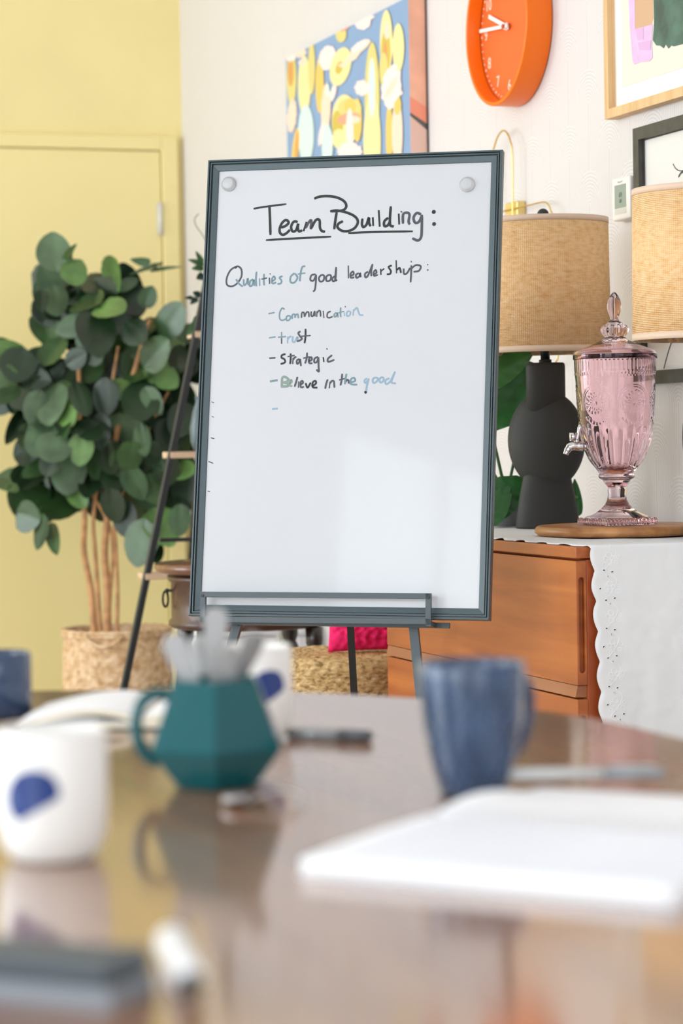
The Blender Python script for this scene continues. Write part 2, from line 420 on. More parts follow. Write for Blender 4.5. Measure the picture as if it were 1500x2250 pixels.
# handwriting, traced stroke by stroke onto the board's surface
INK = mat('black_ink', (28, 28, 32), 0.5); INK2 = mat('grey_ink', (72, 72, 84), 0.5); INK3 = mat('teal_ink', (112, 138, 150), 0.5); INK4 = mat('pale_blue_ink', (140, 166, 186), 0.5); INK5 = mat('sage_ink', (130, 150, 140), 0.5)
P0 = bp(0, 0, SURF)
def writing(name, org, sc, strokes, label):
    g = G(); k = 0
    for st in strokes:
        w, mi, *pts = st
        q = [onP(org[0] + u / sc, org[1] + v / sc, P0, BN) for u, v in pts]
        hgt = 0.0002 + 0.00004 * (k % 5); k += 1
        if len(q) == 1: g.disc(q[0], w / 2, BN, hgt, 10, mi)
        else: g.ribbon(cr(q, 5), w, hgt, BX, BY_, BN, mi)
    o = g.build(name, [INK, INK2, INK3, INK4, INK5], brd); o['label'] = label
A = 0.0055
title = [
 (.0042,0,(230,176),(300,164),(447,145)), (A,0,(335,152),(339,250),(342,350)),
 (A,0,(412,300),(440,290),(462,268),(445,250),(420,268),(403,305),(405,335),(425,348),(450,335),(470,315)),
 (A,0,(522,262),(495,262),(478,295),(488,325),(510,318),(525,275),(522,300),(530,325),(552,318)),
 (A,0,(560,325),(580,262)), (A,1,(572,305),(600,258),(612,258),(606,312)), (A,0,(608,310),(640,252),(665,252),(668,300),(680,322),(702,328)),
 (A,0,(630,110),(665,97),(720,93),(780,102),(825,125),(842,155),(830,180),(800,190),(735,193)),
 (A,0,(735,193),(780,188),(840,200),(895,225),(918,260),(900,300),(860,322),(815,322),(785,300),(790,275),(820,258)),
 (A,0,(778,200),(770,250),(762,312)),
 (A,0,(948,240),(945,280),(955,297),(975,280),(990,235),(992,270),(1002,292)), (A,0,(1016,232),(1019,290)),
 (A,0,(1055,185),(1062,295)), (A,0,(1118,235),(1092,260),(1093,290),(1115,285),(1132,255)), (A,0,(1135,160),(1129,240),(1132,285),(1155,293)),
 (A,0,(1187,208),(1190,280)), (.004,1,(1200,192),(1210,200)), (A,1,(1215,275),(1216,215),(1240,202),(1258,215),(1252,260),(1260,280)),
 (A,1,(1335,213),(1305,205),(1285,235),(1295,268),(1320,262),(1340,220)), (A,1,(1340,215),(1339,300),(1335,360),(1315,385),(1276,371)),
 (.0088,0,(1418,197)), (.0084,0,(1420,277)),
 (.0045,0,(312,383),(500,372),(742,360)), (.0045,0,(855,337),(1000,330),(1280,325))]
writing('title_writing', (480, 400), 3.0, title, 'black handwritten words Team Building: with underlines')
B = 0.0039
head = [
 (B,1,(120,555),(80,580),(55,630),(55,675),(85,688),(120,670),(150,625),(150,575),(125,555),(110,570)), (B,2,(115,640),(135,670),(160,690)),
 (B,2,(165,640),(168,680),(185,665),(192,635),(196,680)), (B,2,(228,640),(208,655),(205,685),(222,680),(232,645),(236,685)),
 (B,2,(250,590),(246,640),(249,688)), (B,2,(270,635),(271,685)), (B,2,(300,605),(298,650),(301,682)), (B,1,(283,641),(320,632)),
 (B,1,(335,630),(336,672)), (.003,1,(337,603),(343,608)), (B,2,(352,655),(372,640),(365,622),(352,640),(355,668),(380,662)),
 (B,2,(422,620),(402,630),(415,650),(410,668),(388,672)),
 (B,2,(500,600),(475,625),(475,660),(500,662),(520,630),(503,602)), (B,2,(572,555),(552,560),(541,600),(535,655)), (B,2,(522,607),(572,600)),
 (B,1,(640,608),(612,615),(605,645),(625,650),(642,615)), (B,1,(643,610),(640,670),(634,710),(622,722)),
 (B,1,(680,610),(662,630),(668,655),(690,650),(696,620),(680,610)), (B,1,(728,610),(710,625),(712,652),(735,648),(741,620),(728,610)),
 (B,1,(770,618),(750,635),(755,655),(770,640),(775,562)), (B,1,(775,560),(770,610),(769,648),(782,645)),
 (B,1,(855,550),(856,635)), (B,1,(870,620),(890,608),(885,590),(870,605),(872,630),(895,628)),
 (B,1,(925,600),(905,612),(910,632),(928,620),(932,600),(937,628)), (B,1,(985,590),(965,605),(968,628),(985,615),(1015,540)), (B,1,(1015,540),(1006,590),(1007,622)),
 (B,1,(1020,610),(1040,598),(1035,580),(1022,595),(1025,618),(1050,612)), (B,0,(1068,572),(1070,612)), (B,0,(1070,588),(1092,570)),
 (B,0,(1142,550),(1120,560),(1135,585),(1130,605),(1108,608)), (B,0,(1170,515),(1173,602)), (B,0,(1173,582),(1193,566),(1202,600)),
 (B,1,(1220,570),(1222,605),(1242,600),(1262,565)), (.003,1,(1268,520),(1272,530)), (B,1,(1270,548),(1269,600),(1265,662)), (B,1,(1268,572),(1300,548),(1332,555),(1320,585),(1284,592)),
 (.003,1,(1378,545)), (.0036,1,(1378,580))]
writing('heading_writing', (480, 400), 3.0, head, 'grey handwritten words Qualities of good leadership:')
Cc = 0.0033; Dd = 0.0040
lines = {
'communication': [(.0042,2,(130,174),(190,162)), (Cc,2,(287,132),(262,120),(240,165),(240,220),(265,238),(306,220)), (Cc,2,(325,190),(305,205),(308,238),(330,235),(346,205),(325,190)),
 (Cc,2,(360,225),(362,185),(385,180),(388,215)), (Cc,2,(388,210),(396,185),(415,180),(421,218)), (Cc,1,(450,215),(455,165),(475,165),(480,205)), (Cc,1,(480,203),(500,160),(520,162),(523,207)),
 (Cc,1,(545,150),(545,192),(563,195),(578,150),(581,200)), (Cc,1,(598,205),(600,150)), (Cc,1,(600,170),(616,146),(632,150),(636,202)), (Cc,1,(660,145),(669,216)), (Cc,1,(735,150),(705,165),(700,205),(725,212),(752,200)),
 (Cc,2,(787,160),(766,185),(775,205),(795,185),(796,163),(806,210)), (Cc,2,(830,112),(828,160),(831,207)), (Cc,2,(808,166),(862,150)), (Cc,3,(862,152),(868,197)), (.0028,1,(875,105)),
 (Cc,3,(905,145),(888,165),(892,195),(915,190),(926,160),(905,145)), (Cc,3,(950,192),(955,130)), (Cc,3,(955,148),(985,115),(1000,150),(1016,185),(1050,187))],
'trust': [(.004,2,(135,408),(200,398)), (Dd,2,(258,350),(258,410)), (Dd,1,(258,410),(258,466)), (Dd,2,(222,402),(300,395)), (Dd,3,(315,460),(318,395)), (Dd,3,(318,420),(335,400),(352,392)), (Dd,3,(367,390),(364,440),(385,446),(410,400),(413,440)),
 (Dd,1,(442,345),(420,360),(435,390),(455,415),(430,435),(405,440)), (Dd,0,(490,320),(489,400),(480,460)), (Dd,1,(450,392),(540,385))],
'strategic': [(.0048,1,(138,606),(198,602)), (Dd,0,(297,565),(262,575),(258,600),(285,615),(290,645),(248,662)), (Dd,0,(345,558),(346,610),(340,662)), (Dd,1,(315,590),(385,578)), (Dd,1,(365,662),(370,600)), (Dd,1,(370,620),(385,598),(402,592)),
 (Dd,1,(430,610),(405,630),(410,660),(430,640),(436,615),(446,682)), (Dd,1,(505,550),(500,610),(484,657)), (Dd,1,(468,606),(530,590)), (Dd,1,(520,635),(550,620),(545,595),(525,610),(525,650),(557,655)),
 (Dd,1,(612,590),(577,610),(576,645),(600,640),(616,595)), (Dd,1,(616,595),(616,680),(619,735),(595,714)), (Dd,0,(662,595),(668,642)), (.0034,1,(695,508),(701,522)), (Dd,1,(747,575),(707,610),(712,640),(770,620))],
'believe': [(.0062,2,(145,830),(220,818)), (.0052,4,(260,892),(265,795),(300,790),(325,815),(300,835),(275,840)), (.0052,4,(275,840),(315,850),(320,875),(265,880)), (Dd,4,(335,850),(355,835),(350,815),(335,830),(340,870),(362,875)),
 (Dd,1,(412,785),(400,830),(384,882)), (Dd,1,(424,830),(421,892)), (Dd,1,(440,860),(465,845),(458,825),(442,840),(445,885),(475,882)), (Dd,0,(490,845),(510,890),(540,840)), (Dd,0,(550,880),(590,850),(585,825),(560,840),(560,885),(606,890)),
 (Dd,1,(705,810),(691,850),(680,902)), (Dd,1,(720,897),(727,832)), (Dd,1,(727,850),(745,826),(765,832),(770,892)), (Dd,1,(845,755),(840,815),(828,870)), (Dd,1,(815,816),(880,800)), (Dd,2,(887,755),(876,810),(870,858)), (Dd,1,(874,840),(892,816),(906,822),(910,852)),
 (Dd,2,(925,840),(970,825),(960,795),(930,810),(930,855),(992,862)),
 (Dd,3,(1087,800),(1060,820),(1070,845),(1100,815)), (Dd,3,(1103,800),(1085,870),(1076,930)), (Dd,0,(1077,925),(1073,941),(1064,925)),
 (Dd,3,(1160,790),(1140,815),(1150,845),(1180,830),(1190,800),(1160,790)), (Dd,3,(1230,785),(1205,810),(1215,840),(1240,830),(1246,800),(1230,785)), (Dd,3,(1302,798),(1265,820),(1270,855),(1310,830),(1357,735)), (Dd,3,(1357,733),(1332,800),(1322,840),(1366,850))],
'dash': [(.0056,3,(165,1098),(222,1093))]}
for k, lab in (('communication', 'handwritten list line - Communication'), ('trust', 'handwritten list line - trust'), ('strategic', 'handwritten list line - strategic'), ('believe', 'handwritten list line - Believe in the good'), ('dash', 'lone handwritten dash ending the list')):
    writing('list_writing', (560, 650), 4.412, lines[k], lab)
for sp_ in [(.0022,1,(464,883),(470,885)), (.0022,1,(465,915),(470,917)), (.0026,0,(463,962),(471,964)), (.0026,0,(458,1014),(468,1018)), (.0022,1,(456,1079),(461,1080))]: writing('marker_speck', (0, 0), 1.0, [sp_], 'small marker speck near the left edge')
CLEAR = mat('clear_acrylic', (246, 247, 249), 0.12, 0.5, Transmission_Weight=0.6, IOR=1.3)
for (px, py), lab in (((503, 405), 'clear round magnet at the top left corner of the whiteboard'), ((1026, 406), 'clear round magnet at the top right corner of the whiteboard')):
    c = onP(px, py, P0, BN); g = G(); prof = [(0.0155, 0.0), (0.0155, 0.003), (0.0125, 0.0045), (0.0115, 0.0085), (0.0105, 0.0095), (0.0, 0.0095)]
    vs = []; n = 32
    for r, h in prof:
        for k in range(n): a = TAU * k / n; vs.append(c + BX * (r * math.cos(a)) + BY_ * (r * math.sin(a)) + BN * (h + 0.0004))
    fs = [(i * n + k, i * n + (k + 1) % n, (i + 1) * n + (k + 1) % n, (i + 1) * n + k) for i in range(len(prof) - 1) for k in range(n)] + [list(range(n))]
    g.add(vs, fs, 0, True)
    tag(g.build('magnet', CLEAR, origin=c), lab, 'magnet', 'clear magnets on the whiteboard')

# easel: ledge with a raised lip, two splayed front legs, one rear leg
esl = thing('easel', (BC.x, BC.y, 0), 'dark grey metal tripod easel holding the whiteboard on its ledge', 'easel')
LIPN = 0.018
l0, l1 = onP(441, 1306, bp(0, 0, LIPN), BN), onP(947, 1310, bp(0, 0, LIPN), BN)
b0, b1 = onP(441, 1361, bp(0, 0, LIPN), BN), onP(947, 1366, bp(0, 0, LIPN), BN)
g = G(); T = 0.0105
g.bar(l0, l1, T, T, side=BN); g.bar(l0 + BY_ * T / 2 + BX * T / 2, b0 - BY_ * T / 2 + BX * T / 2, T, T, side=BN); g.bar(l1 + BY_ * T / 2 - BX * T / 2, b1 - BY_ * T / 2 - BX * T / 2, T, T, side=BN)
g.bar(b0, b1, T, T, side=BN)
lip = g.build('ledge_lip', EASEL, esl)
for p in (l0 + BX * T / 2, l1 - BX * T / 2): G().disc(p + BN * T / 2 - BY_ * 0.003, 0.0032, BN, 0.0015, 12).build('screw', BLACK, lip)
g = G(); dn = -0.034
vled = (b0 - BC).dot(BY_); u0, u1 = (b0 - BC).dot(BX), (b1 - BC).dot(BX)
for u in (u0 + T / 2, u1 - T / 2, u1 + 0.022): g.bar(bp(u, vled - 0.001, LIPN if u < u1 else -0.026), bp(u, vled - 0.001, dn), T * 0.98, T * 0.98, side=BY_)
g.bar(bp(u0, vled - 0.001, -0.03), bp(u1 + 0.027, vled - 0.001, -0.03), T, T, side=BN)
g.build('ledge', EASEL, esl)
LEGN = -0.042
def legpt(px, py): return onP(px, py, bp(0, 0, LEGN), BN)
apex_v = BH / 2 - 0.12
for (pa, pb, sgn) in (((523, 1368), (514, 1400), -1), ((908, 1368), (921, 1500), 1)):
    a, b = legpt(*pa), legpt(*pb); d = (b - a).normalized(); foot = a + d * ((0 - a.z) / d.z)
    up = bp(sgn * 0.05, apex_v, LEGN)
    g = G(); g.bar(foot, a, 0.013, 0.018, side=BN); g.bar(a, up, 0.013, 0.018, side=BN)
    g.disc(a + BN * 0.0095 - BY_ * 0.004, 0.004, BN, 0.002, 12)
    g.build('front_leg', EASEL, esl)
g = G(); g.bar(bp(-0.065, apex_v, LEGN - 0.004), bp(0.065, apex_v, LEGN - 0.004), 0.016, 0.02, side=BN); g.build('crossbar', EASEL, esl)
g = G(); g.bar(bp(-0.26, -0.30, LEGN - 0.004), bp(0.26, -0.30, LEGN - 0.004), 0.012, 0.014, side=BN); g.build('crossbar', EASEL, esl)
# rear leg: from the hinge behind the board down to the floor behind it
topb = onP(724, 515, bp(0, 0, -0.085), BN); fp = onz(801, 1962, 0.0)
g = G(); g.bar(fp, topb, 0.016, 0.016, side=HR); g.build('rear_leg', BLACK, esl)  # black instead of charcoal: the leg's shade is put into its colour
g = G(); g.bar(topb, bp((topb - BC).dot(BX), apex_v, LEGN - 0.004), 0.012, 0.012, side=UZ); g.build('hinge_strut', BLACK, esl)

# ================================================================== sideboard with drawers along the right wall
CX = 1.945
k0 = onX(1264, 1202, CX); CY0, CZT = k0.y, k0.z; CY1 = onX(850, 1400, CX).y; CBX = 2.484
TEAK = wood('teak_veneer', (142, 70, 26), (186, 106, 48), 1, 0.4, scale=0.7, mid=(166, 87, 36))
TEAK_V = wood('teak_end_grain', (150, 66, 24), (176, 86, 36), 2, 0.4, scale=0.8)
sb = thing('sideboard', (CX + 0.25, (CY0 + CY1) / 2, 0), 'orange-brown wooden sideboard with wide drawers against the white wall', 'sideboard')
g = G().box(((CX + 0.022 + CBX) / 2, (CY0 + CY1) / 2, (CZT - 0.025 + 0.1) / 2 + 0.0), (CBX - CX - 0.022, CY1 - CY0, CZT - 0.125)); bevel(g.build('carcass', TEAK_V, sb), 0.002)
g = G().box(((CX + CBX) / 2, (CY0 + CY1) / 2, CZT - 0.0115), (CBX - CX, CY1 - CY0 + 0.001, 0.023)); bevel(g.build('top_panel', TEAK, sb), 0.003)
g = G().box(((CX + 0.05 + CBX) / 2, (CY0 + CY1) / 2, 0.035), (CBX - CX - 0.08, CY1 - CY0 - 0.06, 0.07)); g.build('plinth', TEAK_V, sb)
zz = [onX(1264, y, CX).z for y in (1233, 1506)]
def drawer(z1, z0):
    o = G().box((CX + 0.011, (CY0 + CY1) / 2, (z0 + z1) / 2), (0.022, CY1 - CY0, z1 - z0)).build('drawer', TEAK, sb)
    # routed finger groove in the end of the drawer front
    zc, hz, w = (z0 + z1) / 2 - 0.004, (z1 - z0) / 2 - 0.028, 0.006
    pts = []
    for i in range(13): a = math.pi * i / 12; pts.append(Vector((CX + 0.0115 + w * math.cos(a), CY0 - 0.02, zc + hz - w + w * math.sin(a))))
    for i in range(13): a = math.pi + math.pi * i / 12; pts.append(Vector((CX + 0.0115 + w * math.cos(a), CY0 - 0.02, zc - hz + w + w * math.sin(a))))
    cut = G().prism(pts, (0, 0.032, 0)).build('cut', TEAK)
    md = o.modifiers.new('c', 'BOOLEAN'); md.object = cut; md.operation = 'DIFFERENCE'; md.solver = 'EXACT'
    bv = o.modifiers.new('b', 'BEVEL'); bv.width = 0.0015; bv.segments = 2; bv.limit_method = 'ANGLE'; bv.angle_limit = rad(50)
    bake(o); bpy.data.objects.remove(cut)
drawer(zz[0], zz[1]); h = zz[0] - zz[1]
z = zz[1] - 0.027
RAIL = wood('muted_teak_rail', (138, 78, 44), (164, 104, 66), 1, 0.45, scale=0.7)  # more muted brown than the drawer fronts
for k in range(2):
    g = G().prism([(CX + 0.002, CY0 + 0.004, z + 0.026), (CX + 0.022, CY0 + 0.004, z + 0.026), (CX + 0.022, CY0 + 0.004, z + 0.004), (CX - 0.003, CY0 + 0.004, z + 0.004)], (0, CY1 - CY0 - 0.006, 0))
    g.build('drawer_rail', RAIL, sb)
    z1 = z; z0 = max(z - h, 0.105); drawer(z1, z0); z = z0 - 0.027
    if z - 0.1 < 0.06: break

# white cotton runner lying along the top and hanging over the near end
LINEN = mat('white_cotton', (226, 227, 229), 0.85, 0.2, bump=0.06, bscale=900)
def hang_left(zv):
    t = (CZT - zv)
    return onY(1287, 1200, CY0).x + 0.012 + 0.030 * t - 0.0085 * abs(math.sin(math.pi * (t + 0.012) / 0.0585))
def hang_y(x, zv):
    t = CZT - zv
    n = noise.noise(Vector((x * 7, zv * 3.0, 4))) + 0.5 * noise.noise(Vector((x * 22, zv * 9, 9)))
    return CY0 - 0.006 - 0.0065 * min(1, t / 0.2) * (1 + n) - 0.0018 * (1 + noise.noise(Vector((x * 55, zv * 40, 2))))
def top_z(x, y):
    n = noise.noise(Vector((x * 6, y * 4, 1))) + 0.4 * noise.noise(Vector((x * 20, y * 14, 7)))
    return CZT + 0.0012 + min(0.0034, 0.0026 * max(0, n + 0.3))
L1 = CY1 - CY0 - 0.03; HANG = 0.60; tot = L1 + 0.012 + HANG
def run(u, v):
    s = u * tot
    if s <= L1:
        y = CY1 - 0.03 - s; e = CX + 0.008 - 0.006 * abs(math.sin(math.pi * s / 0.055)) + 0.004 * noise.noise(Vector((s * 9, 0, 3)))
        e += max(0, (s - L1 + 0.05) / 0.05) * 0.012
        x = e + (2.47 - e) * v; z = top_z(x, y)
        if v < 0.02: z = CZT + 0.001 + 0.0035 * max(0, math.sin(s * 60))
        return (x, y, z)
    t = s - L1
    if t < 0.012:
        f = t / 0.012; x0 = CX + 0.02 + 0.006 * f; x = x0 + (2.47 - x0) * v
        return (x, CY0 - 0.0075 * math.sin(f * math.pi / 2) , CZT + 0.0015 - 0.003 * (1 - math.cos(f * math.pi / 2)) + 0.001)
    zv = CZT - (t - 0.012); e = hang_left(zv); x = e + (2.47 - e) * v
    return (x, hang_y(x, zv), zv)
g = G().grid(run, 420, 46)
rn = tag(g.build('table_runner', LINEN), 'white scalloped cotton runner with eyelet embroidery hanging over the sideboard end', 'table runner')
md = rn.modifiers.new('s', 'SOLIDIFY'); md.thickness = 0.0008; md.offset = 1; bake(rn)
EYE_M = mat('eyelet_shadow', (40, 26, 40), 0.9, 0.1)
g = G(); ge = G()
for (u, v, slim, ang) in ((634,576,0,-20),(711,590,0,20),(672,632,1,90),(598,750,0,45),(649,860,0,40),(733,840,0,10),(690,892,1,90),(651,1127,0,-20),(731,1140,0,5),(697,1183,1,90),(617,1300,0,45),(658,1407,0,40),(744,1387,0,10),(704,1440,1,90),(664,1677,0,-15),(745,1690,0,10),(710,1733,1,90),(648,1850,0,30),(714,1957,0,35),(802,1937,0,10),(766,1990,1,90)):
    p = onY(1180 + u / 4.328, 1120 + v / 4.328, CY0 - 0.01); p.y = hang_y(p.x, p.z) - 0.0014
    a = rad(ang); e = X1 * math.cos(a) + UZ * math.sin(a); r = 0.0019 if not slim else 0.0019; ry = 0.0011 if not slim else 0.0004
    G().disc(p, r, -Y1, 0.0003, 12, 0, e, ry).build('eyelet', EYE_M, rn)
    ring = [p + e * (r * 1.5 * math.cos(TAU * k / 12)) + Y1.cross(e) * ((ry + 0.0009) * math.sin(TAU * k / 12)) for k in range(12)]
    ge.tube(ring, 0.0005, 5, closed=True)
def cp(u, v):
    p = onY(1180 + u / 4.328, 1120 + v / 4.328, CY0 - 0.01); p.y = hang_y(p.x, p.z) - 0.0011; return p
for v0 in range(330, 2040, 275):
    ge.tube(cr([cp(672 + v0 * .035, v0), cp(740 + v0 * .03, v0 + 70), cp(690 + v0 * .03, v0 + 170), cp(625 + v0 * .03, v0 + 260), cp(672 + (v0 + 275) * .035, v0 + 275 + 40)], 6), 0.00055, 5)
    for (du, dv, rr) in ((0, 40, 26), (-30, 75, 20), (35, 70, 20), (5, 110, 24), (85, 60, 16), (70, 110, 18), (-45, 130, 14)):
        ge.tube([cp(672 + v0 * .03 + du + rr * math.cos(TAU * k / 14), v0 + 60 + dv + rr * math.sin(TAU * k / 14)) for k in range(14)], 0.0005, 5, closed=True)
o = ge.build('embroidery', mat('white_thread', (246, 246, 247), 0.7), rn)

# round wooden board and pink glass drinks dispenser
ZB = CZT + 0.0052
dsc = along(1356, 1156, onz(1356, 1156, ZB + 0.02), 0.075)
sl = Vector((dsc.x + 0.004, dsc.y, ZB)); SR = 0.178
SLAB = wood('acacia_board', (150, 96, 52), (204, 148, 92), 1, 0.4, scale=0.9)
g = G().lathe([(SR - 0.008, 0), (SR, 0.006), (SR, 0.013), (SR - 0.004, 0.018), (SR - 0.008, 0.020)], sl, 72)
tag(g.build('serving_board', SLAB, origin=sl), 'round wooden board under the pink glass dispenser', 'wooden board')
def pinkglass(name, c, rough=0.03):
    m = mat(name, c, rough, 0.5, Transmission_Weight=1.0, IOR=1.34); return m
PINK = pinkglass('pink_glass', (255, 233, 240), 0.0)
dB = Vector((dsc.x, dsc.y, ZB + 0.0205)); dD = (dB - EYE).dot(FW); PXM = FPX / dD
ZS = 4.018 * PXM       # zoom pixels per metre
dsp = thing('drink_dispenser', dB, 'pink pressed glass drinks dispenser with chrome tap, standing on the round board', 'drinks dispenser')
def zv(v): return (2138 - v) / ZS
PH = YAW + math.pi          # angle facing the camera: direction (-sin, -cos)
face_ang = math.atan2(-math.cos(YAW + 0.13), -math.sin(YAW + 0.13))
def bumpf(r, z, a, i):
    v = 2138 - z * ZS; R = r; q = 0.0
    if 672 <= v <= 792: q += 1.0 * max(0, math.cos(a * 60)) * (1 if 690 < v < 780 else 0.4)
    if 795 <= v <= 815: q += 1.6 * max(0, math.cos(a * 72))
    # six medallions framed by arches
    b = ((a - face_ang + math.pi / 6) % (TAU / 6)) - TAU / 12
    b = ((a - face_ang) % (TAU / 6)) - TAU / 12
    du = b * 350; dv = v - 1065; rr = math.hypot(du, dv)
    if 840 < v < 1240:
        if rr < 122:
            ph = math.atan2(dv, du)
            if rr < 14: q += 3
            elif rr < 70: q += 2.6 * max(0, math.cos(ph * 16))
            elif rr < 100: q += 2.0 * max(0, math.cos(ph * 16 + math.pi))
            else: q += 2.6 * max(0, math.cos(ph * 44))
        va = min(dv, 0); ra = math.hypot(du, va)
        for r0 in (140, 158): q += 2.6 * max(0, 1 - abs(ra - r0) / 6) if dv < 60 else 0
    if 1190 < v < 1290:
        vb = 1232 + 40 * math.cos(b * 6 * 1.0) - 20
        q += 4.5 * max(0, 1 - abs(v - vb) / 12) * (0.5 + 0.5 * math.cos(a * 66))
    if 1240 < v < 1660:
        f = min(1, (v - 1240) / 160) * min(1, (1660 - v) / 60)
        q += 7.0 * f * abs(math.cos(a * 12)) * (r * ZS / 330)
    return R + 2.1 * q / ZS
def P_(lst): return [(r / ZS, zv(v)) for r, v in lst]
def dense(prof, st):
    out = []
    for (r0, z0), (r1, z1) in zip(prof, prof[1:]):
        n = max(1, int(abs(z1 - z0) * ZS / st))
        for k in range(n): t = k / n; out.append((r0 + (r1 - r0) * t, z0 + (z1 - z0) * t))
    return out + [prof[-1]]
outer = P_([(150, 1690), (182, 1640), (236, 1560), (284, 1450), (310, 1350), (328, 1200), (342, 1000), (350, 870), (356, 800), (360, 690), (362, 640)])
inner = P_([(350, 640), (346, 690), (342, 800), (336, 870), (327, 1000), (312, 1200), (292, 1350), (264, 1450), (212, 1560), (150, 1640), (0.5, 1668)])
od = dense(outer, 6)
prof = [(0.0005, outer[0][1])] + od + inner
no = len(od)
g = G().lathe(prof, dB, 288, fn=lambda r, z, a, i: bumpf(r, z, a, i) if 0 < i <= no else r); g.build('vessel', PINK, dsp)
# stem with stepped collar, then a square ribbed foot
st = P_([(150, 1688), (160, 1702), (160, 1716), (148, 1730), (120, 1745), (112, 1770), (86, 1795), (76, 1812), (80, 1830), (76, 1870), (84, 1920), (104, 1960), (132, 1988), (142, 1998), (150, 2004), (170, 2020), (220, 2046), (262, 2062), (285, 2074)])
g = G().lathe([(0.0005, st[0][1])] + st + [(0.0005, st[-1][1])], dB, 96, fn=lambda r, z, a, i: r + (2.5 / ZS * abs(math.cos(a * 6)) if 8 < i < 19 else 0))
g.build('stem', PINK, dsp)
hw = 256 / ZS; rot = rad(24.7); ax = (Vector((math.cos(rot - YAW), math.sin(rot - YAW), 0)), Vector((-math.sin(rot - YAW), math.cos(rot - YAW), 0)), UZ)
zt = zv(2074)
g = G().box(dB + UZ * zt / 2, (2 * hw, 2 * hw, zt - 0.0006), ax, bev=0.002)
for sgn in (-1, 1):
    for k in range(13):
        t = (k / 12 - 0.5) * 1.85 * hw
        for a_, b_ in ((ax[0], ax[1]), (ax[1], ax[0])):
            q = dB + a_ * t + b_ * (sgn * hw); g.tube([q + UZ * 0.003, q + UZ * (zt - 0.003)], 0.0022, 6)
g.build('foot', PINK, dsp)
lid = P_([(364, 682), (370, 676), (370, 640), (362, 612), (350, 604), (300, 588), (215, 556), (150, 528), (105, 500), (92, 485), (98, 470), (116, 445), (122, 420), (110, 390), (78, 372), (66, 360), (42, 345), (38, 322), (48, 290), (62, 250), (66, 205), (58, 165), (38, 125), (16, 95), (0.5, 86)])
lin_ = P_([(0.5, 520), (120, 530), (200, 565), (300, 600), (345, 618), (352, 640), (352, 682)])
g = G().lathe(lid + lin_[:0], dB, 96, fn=lambda r, z, a, i: r * (1 + (0.05 * math.cos(a * 12) if 10 <= i <= 13 else 0) + (0.05 * math.cos(a * 6) if 17 <= i <= 22 else 0)))
g.v += []; 
g2 = G().lathe(lid + lin_, dB, 96, fn=lambda r, z, a, i: r * (1 + (0.05 * math.cos(a * 12) if 10 <= i <= 13 else 0) + (0.05 * math.cos(a * 6) if 17 <= i <= 22 else 0)), closed=False)
lid_o = g2.build('lid', PINK, dsp)
# chrome tap, sticking out to the left
ta = -HR * math.cos(rad(8)) - HF * math.sin(rad(8))
def tp(u, v, side=0.0): return dB + ta * ((548 - u) / ZS) + UZ * zv(v) + ta.cross(UZ) * side
g = G().tube([tp(300, 1436), tp(282, 1436)], [0.0105, 0.0105], 20).tube([tp(282, 1436), tp(270, 1438), tp(240, 1442)], [0.0085, 0.007, 0.0072], 16)
g.tube(cr([tp(245, 1442), tp(205, 1440), tp(160, 1436), tp(128, 1448), tp(104, 1478), tp(88, 1512)], 5), [0.0098] * 6 + [0.0094] * 6 + [0.0088] * 5 + [0.0074] * 4 + [0.0062] * 3 + [0.0058] * 2, 18)
tap = g.build('tap', CHROME, dsp)
g = G().tube([tp(188, 1410), tp(188, 1380)], [0.0065, 0.0055], 16).tube([tp(178, 1400), tp(178, 1318)], [0.0, 0.0], 4) if False else G().tube([tp(190, 1415), tp(190, 1375)], [0.006, 0.0052], 16)
g.tube([tp(158, 1392), tp(158, 1322)], 0.0078, 20).tube([tp(185, 1388), tp(160, 1388)], 0.005, 12)
g.tube(cr([tp(192, 1385), tp(205, 1340), tp(218, 1290), tp(226, 1250)], 4), [0.0042, 0.0038, 0.0036, 0.0034, 0.0034, 0.0036, 0.004, 0.0044, 0.0048, 0.005, 0.0046, 0.004, 0.003], 12)
g.build('tap_lever', CHROME, tap)

# table lamps
CERAMIC = mat('matte_black_ceramic', (52, 52, 50), 0.6, 0.4, bump=0.25, bscale=700)
def raffia():
    m = mat('raffia_weave', (222, 180, 122), 0.75, 0.25); t = NT(m)
    tc = t.new('ShaderNodeTexCoord'); sp = t.new('ShaderNodeSeparateXYZ'); t.l(tc.outputs['Object'], sp.inputs[0])
    ang = t.math('ARCTAN2', sp.outputs['Y'], sp.outputs['X'])
    cb = t.new('ShaderNodeCombineXYZ'); t.l(t.math('MULTIPLY', ang, 0.6), cb.inputs[0]); t.l(t.math('MULTIPLY', sp.outputs['Z'], 9.0), cb.inputs[1])
    n = t.new('ShaderNodeTexNoise'); n.inputs['Scale'].default_value = 14; n.inputs['Detail'].default_value = 5; t.l(cb.outputs[0], n.inputs[0])
    n2 = t.new('ShaderNodeTexNoise'); n2.inputs['Scale'].default_value = 38; n2.inputs['Detail'].default_value = 2; t.l(tc.outputs['Object'], n2.inputs[0])
    h = t.math('ADD', t.math('MULTIPLY', t.math('SINE', t.math('MULTIPLY', sp.outputs['Z'], TAU / 0.0036)), 0.5), t.math('MULTIPLY', t.math('SINE', t.math('MULTIPLY', ang, 200)), 0.5))
    f = t.math('ADD', t.math('MULTIPLY', n.outputs[0], 0.62), t.math('ADD', t.math('MULTIPLY', n2.outputs[0], 0.22), t.math('MULTIPLY', h, 0.10)))
    t.l(t.ramp(f, [(0.2, (216, 160, 102)), (0.4, (241, 196, 142)), (0.55, (247, 209, 163)), (0.75, (252, 226, 192))]), t.p.inputs['Base Color'])
    t.bump(t.math('ADD', h, n.outputs[0]), 0.5, 0.0012)
    return m
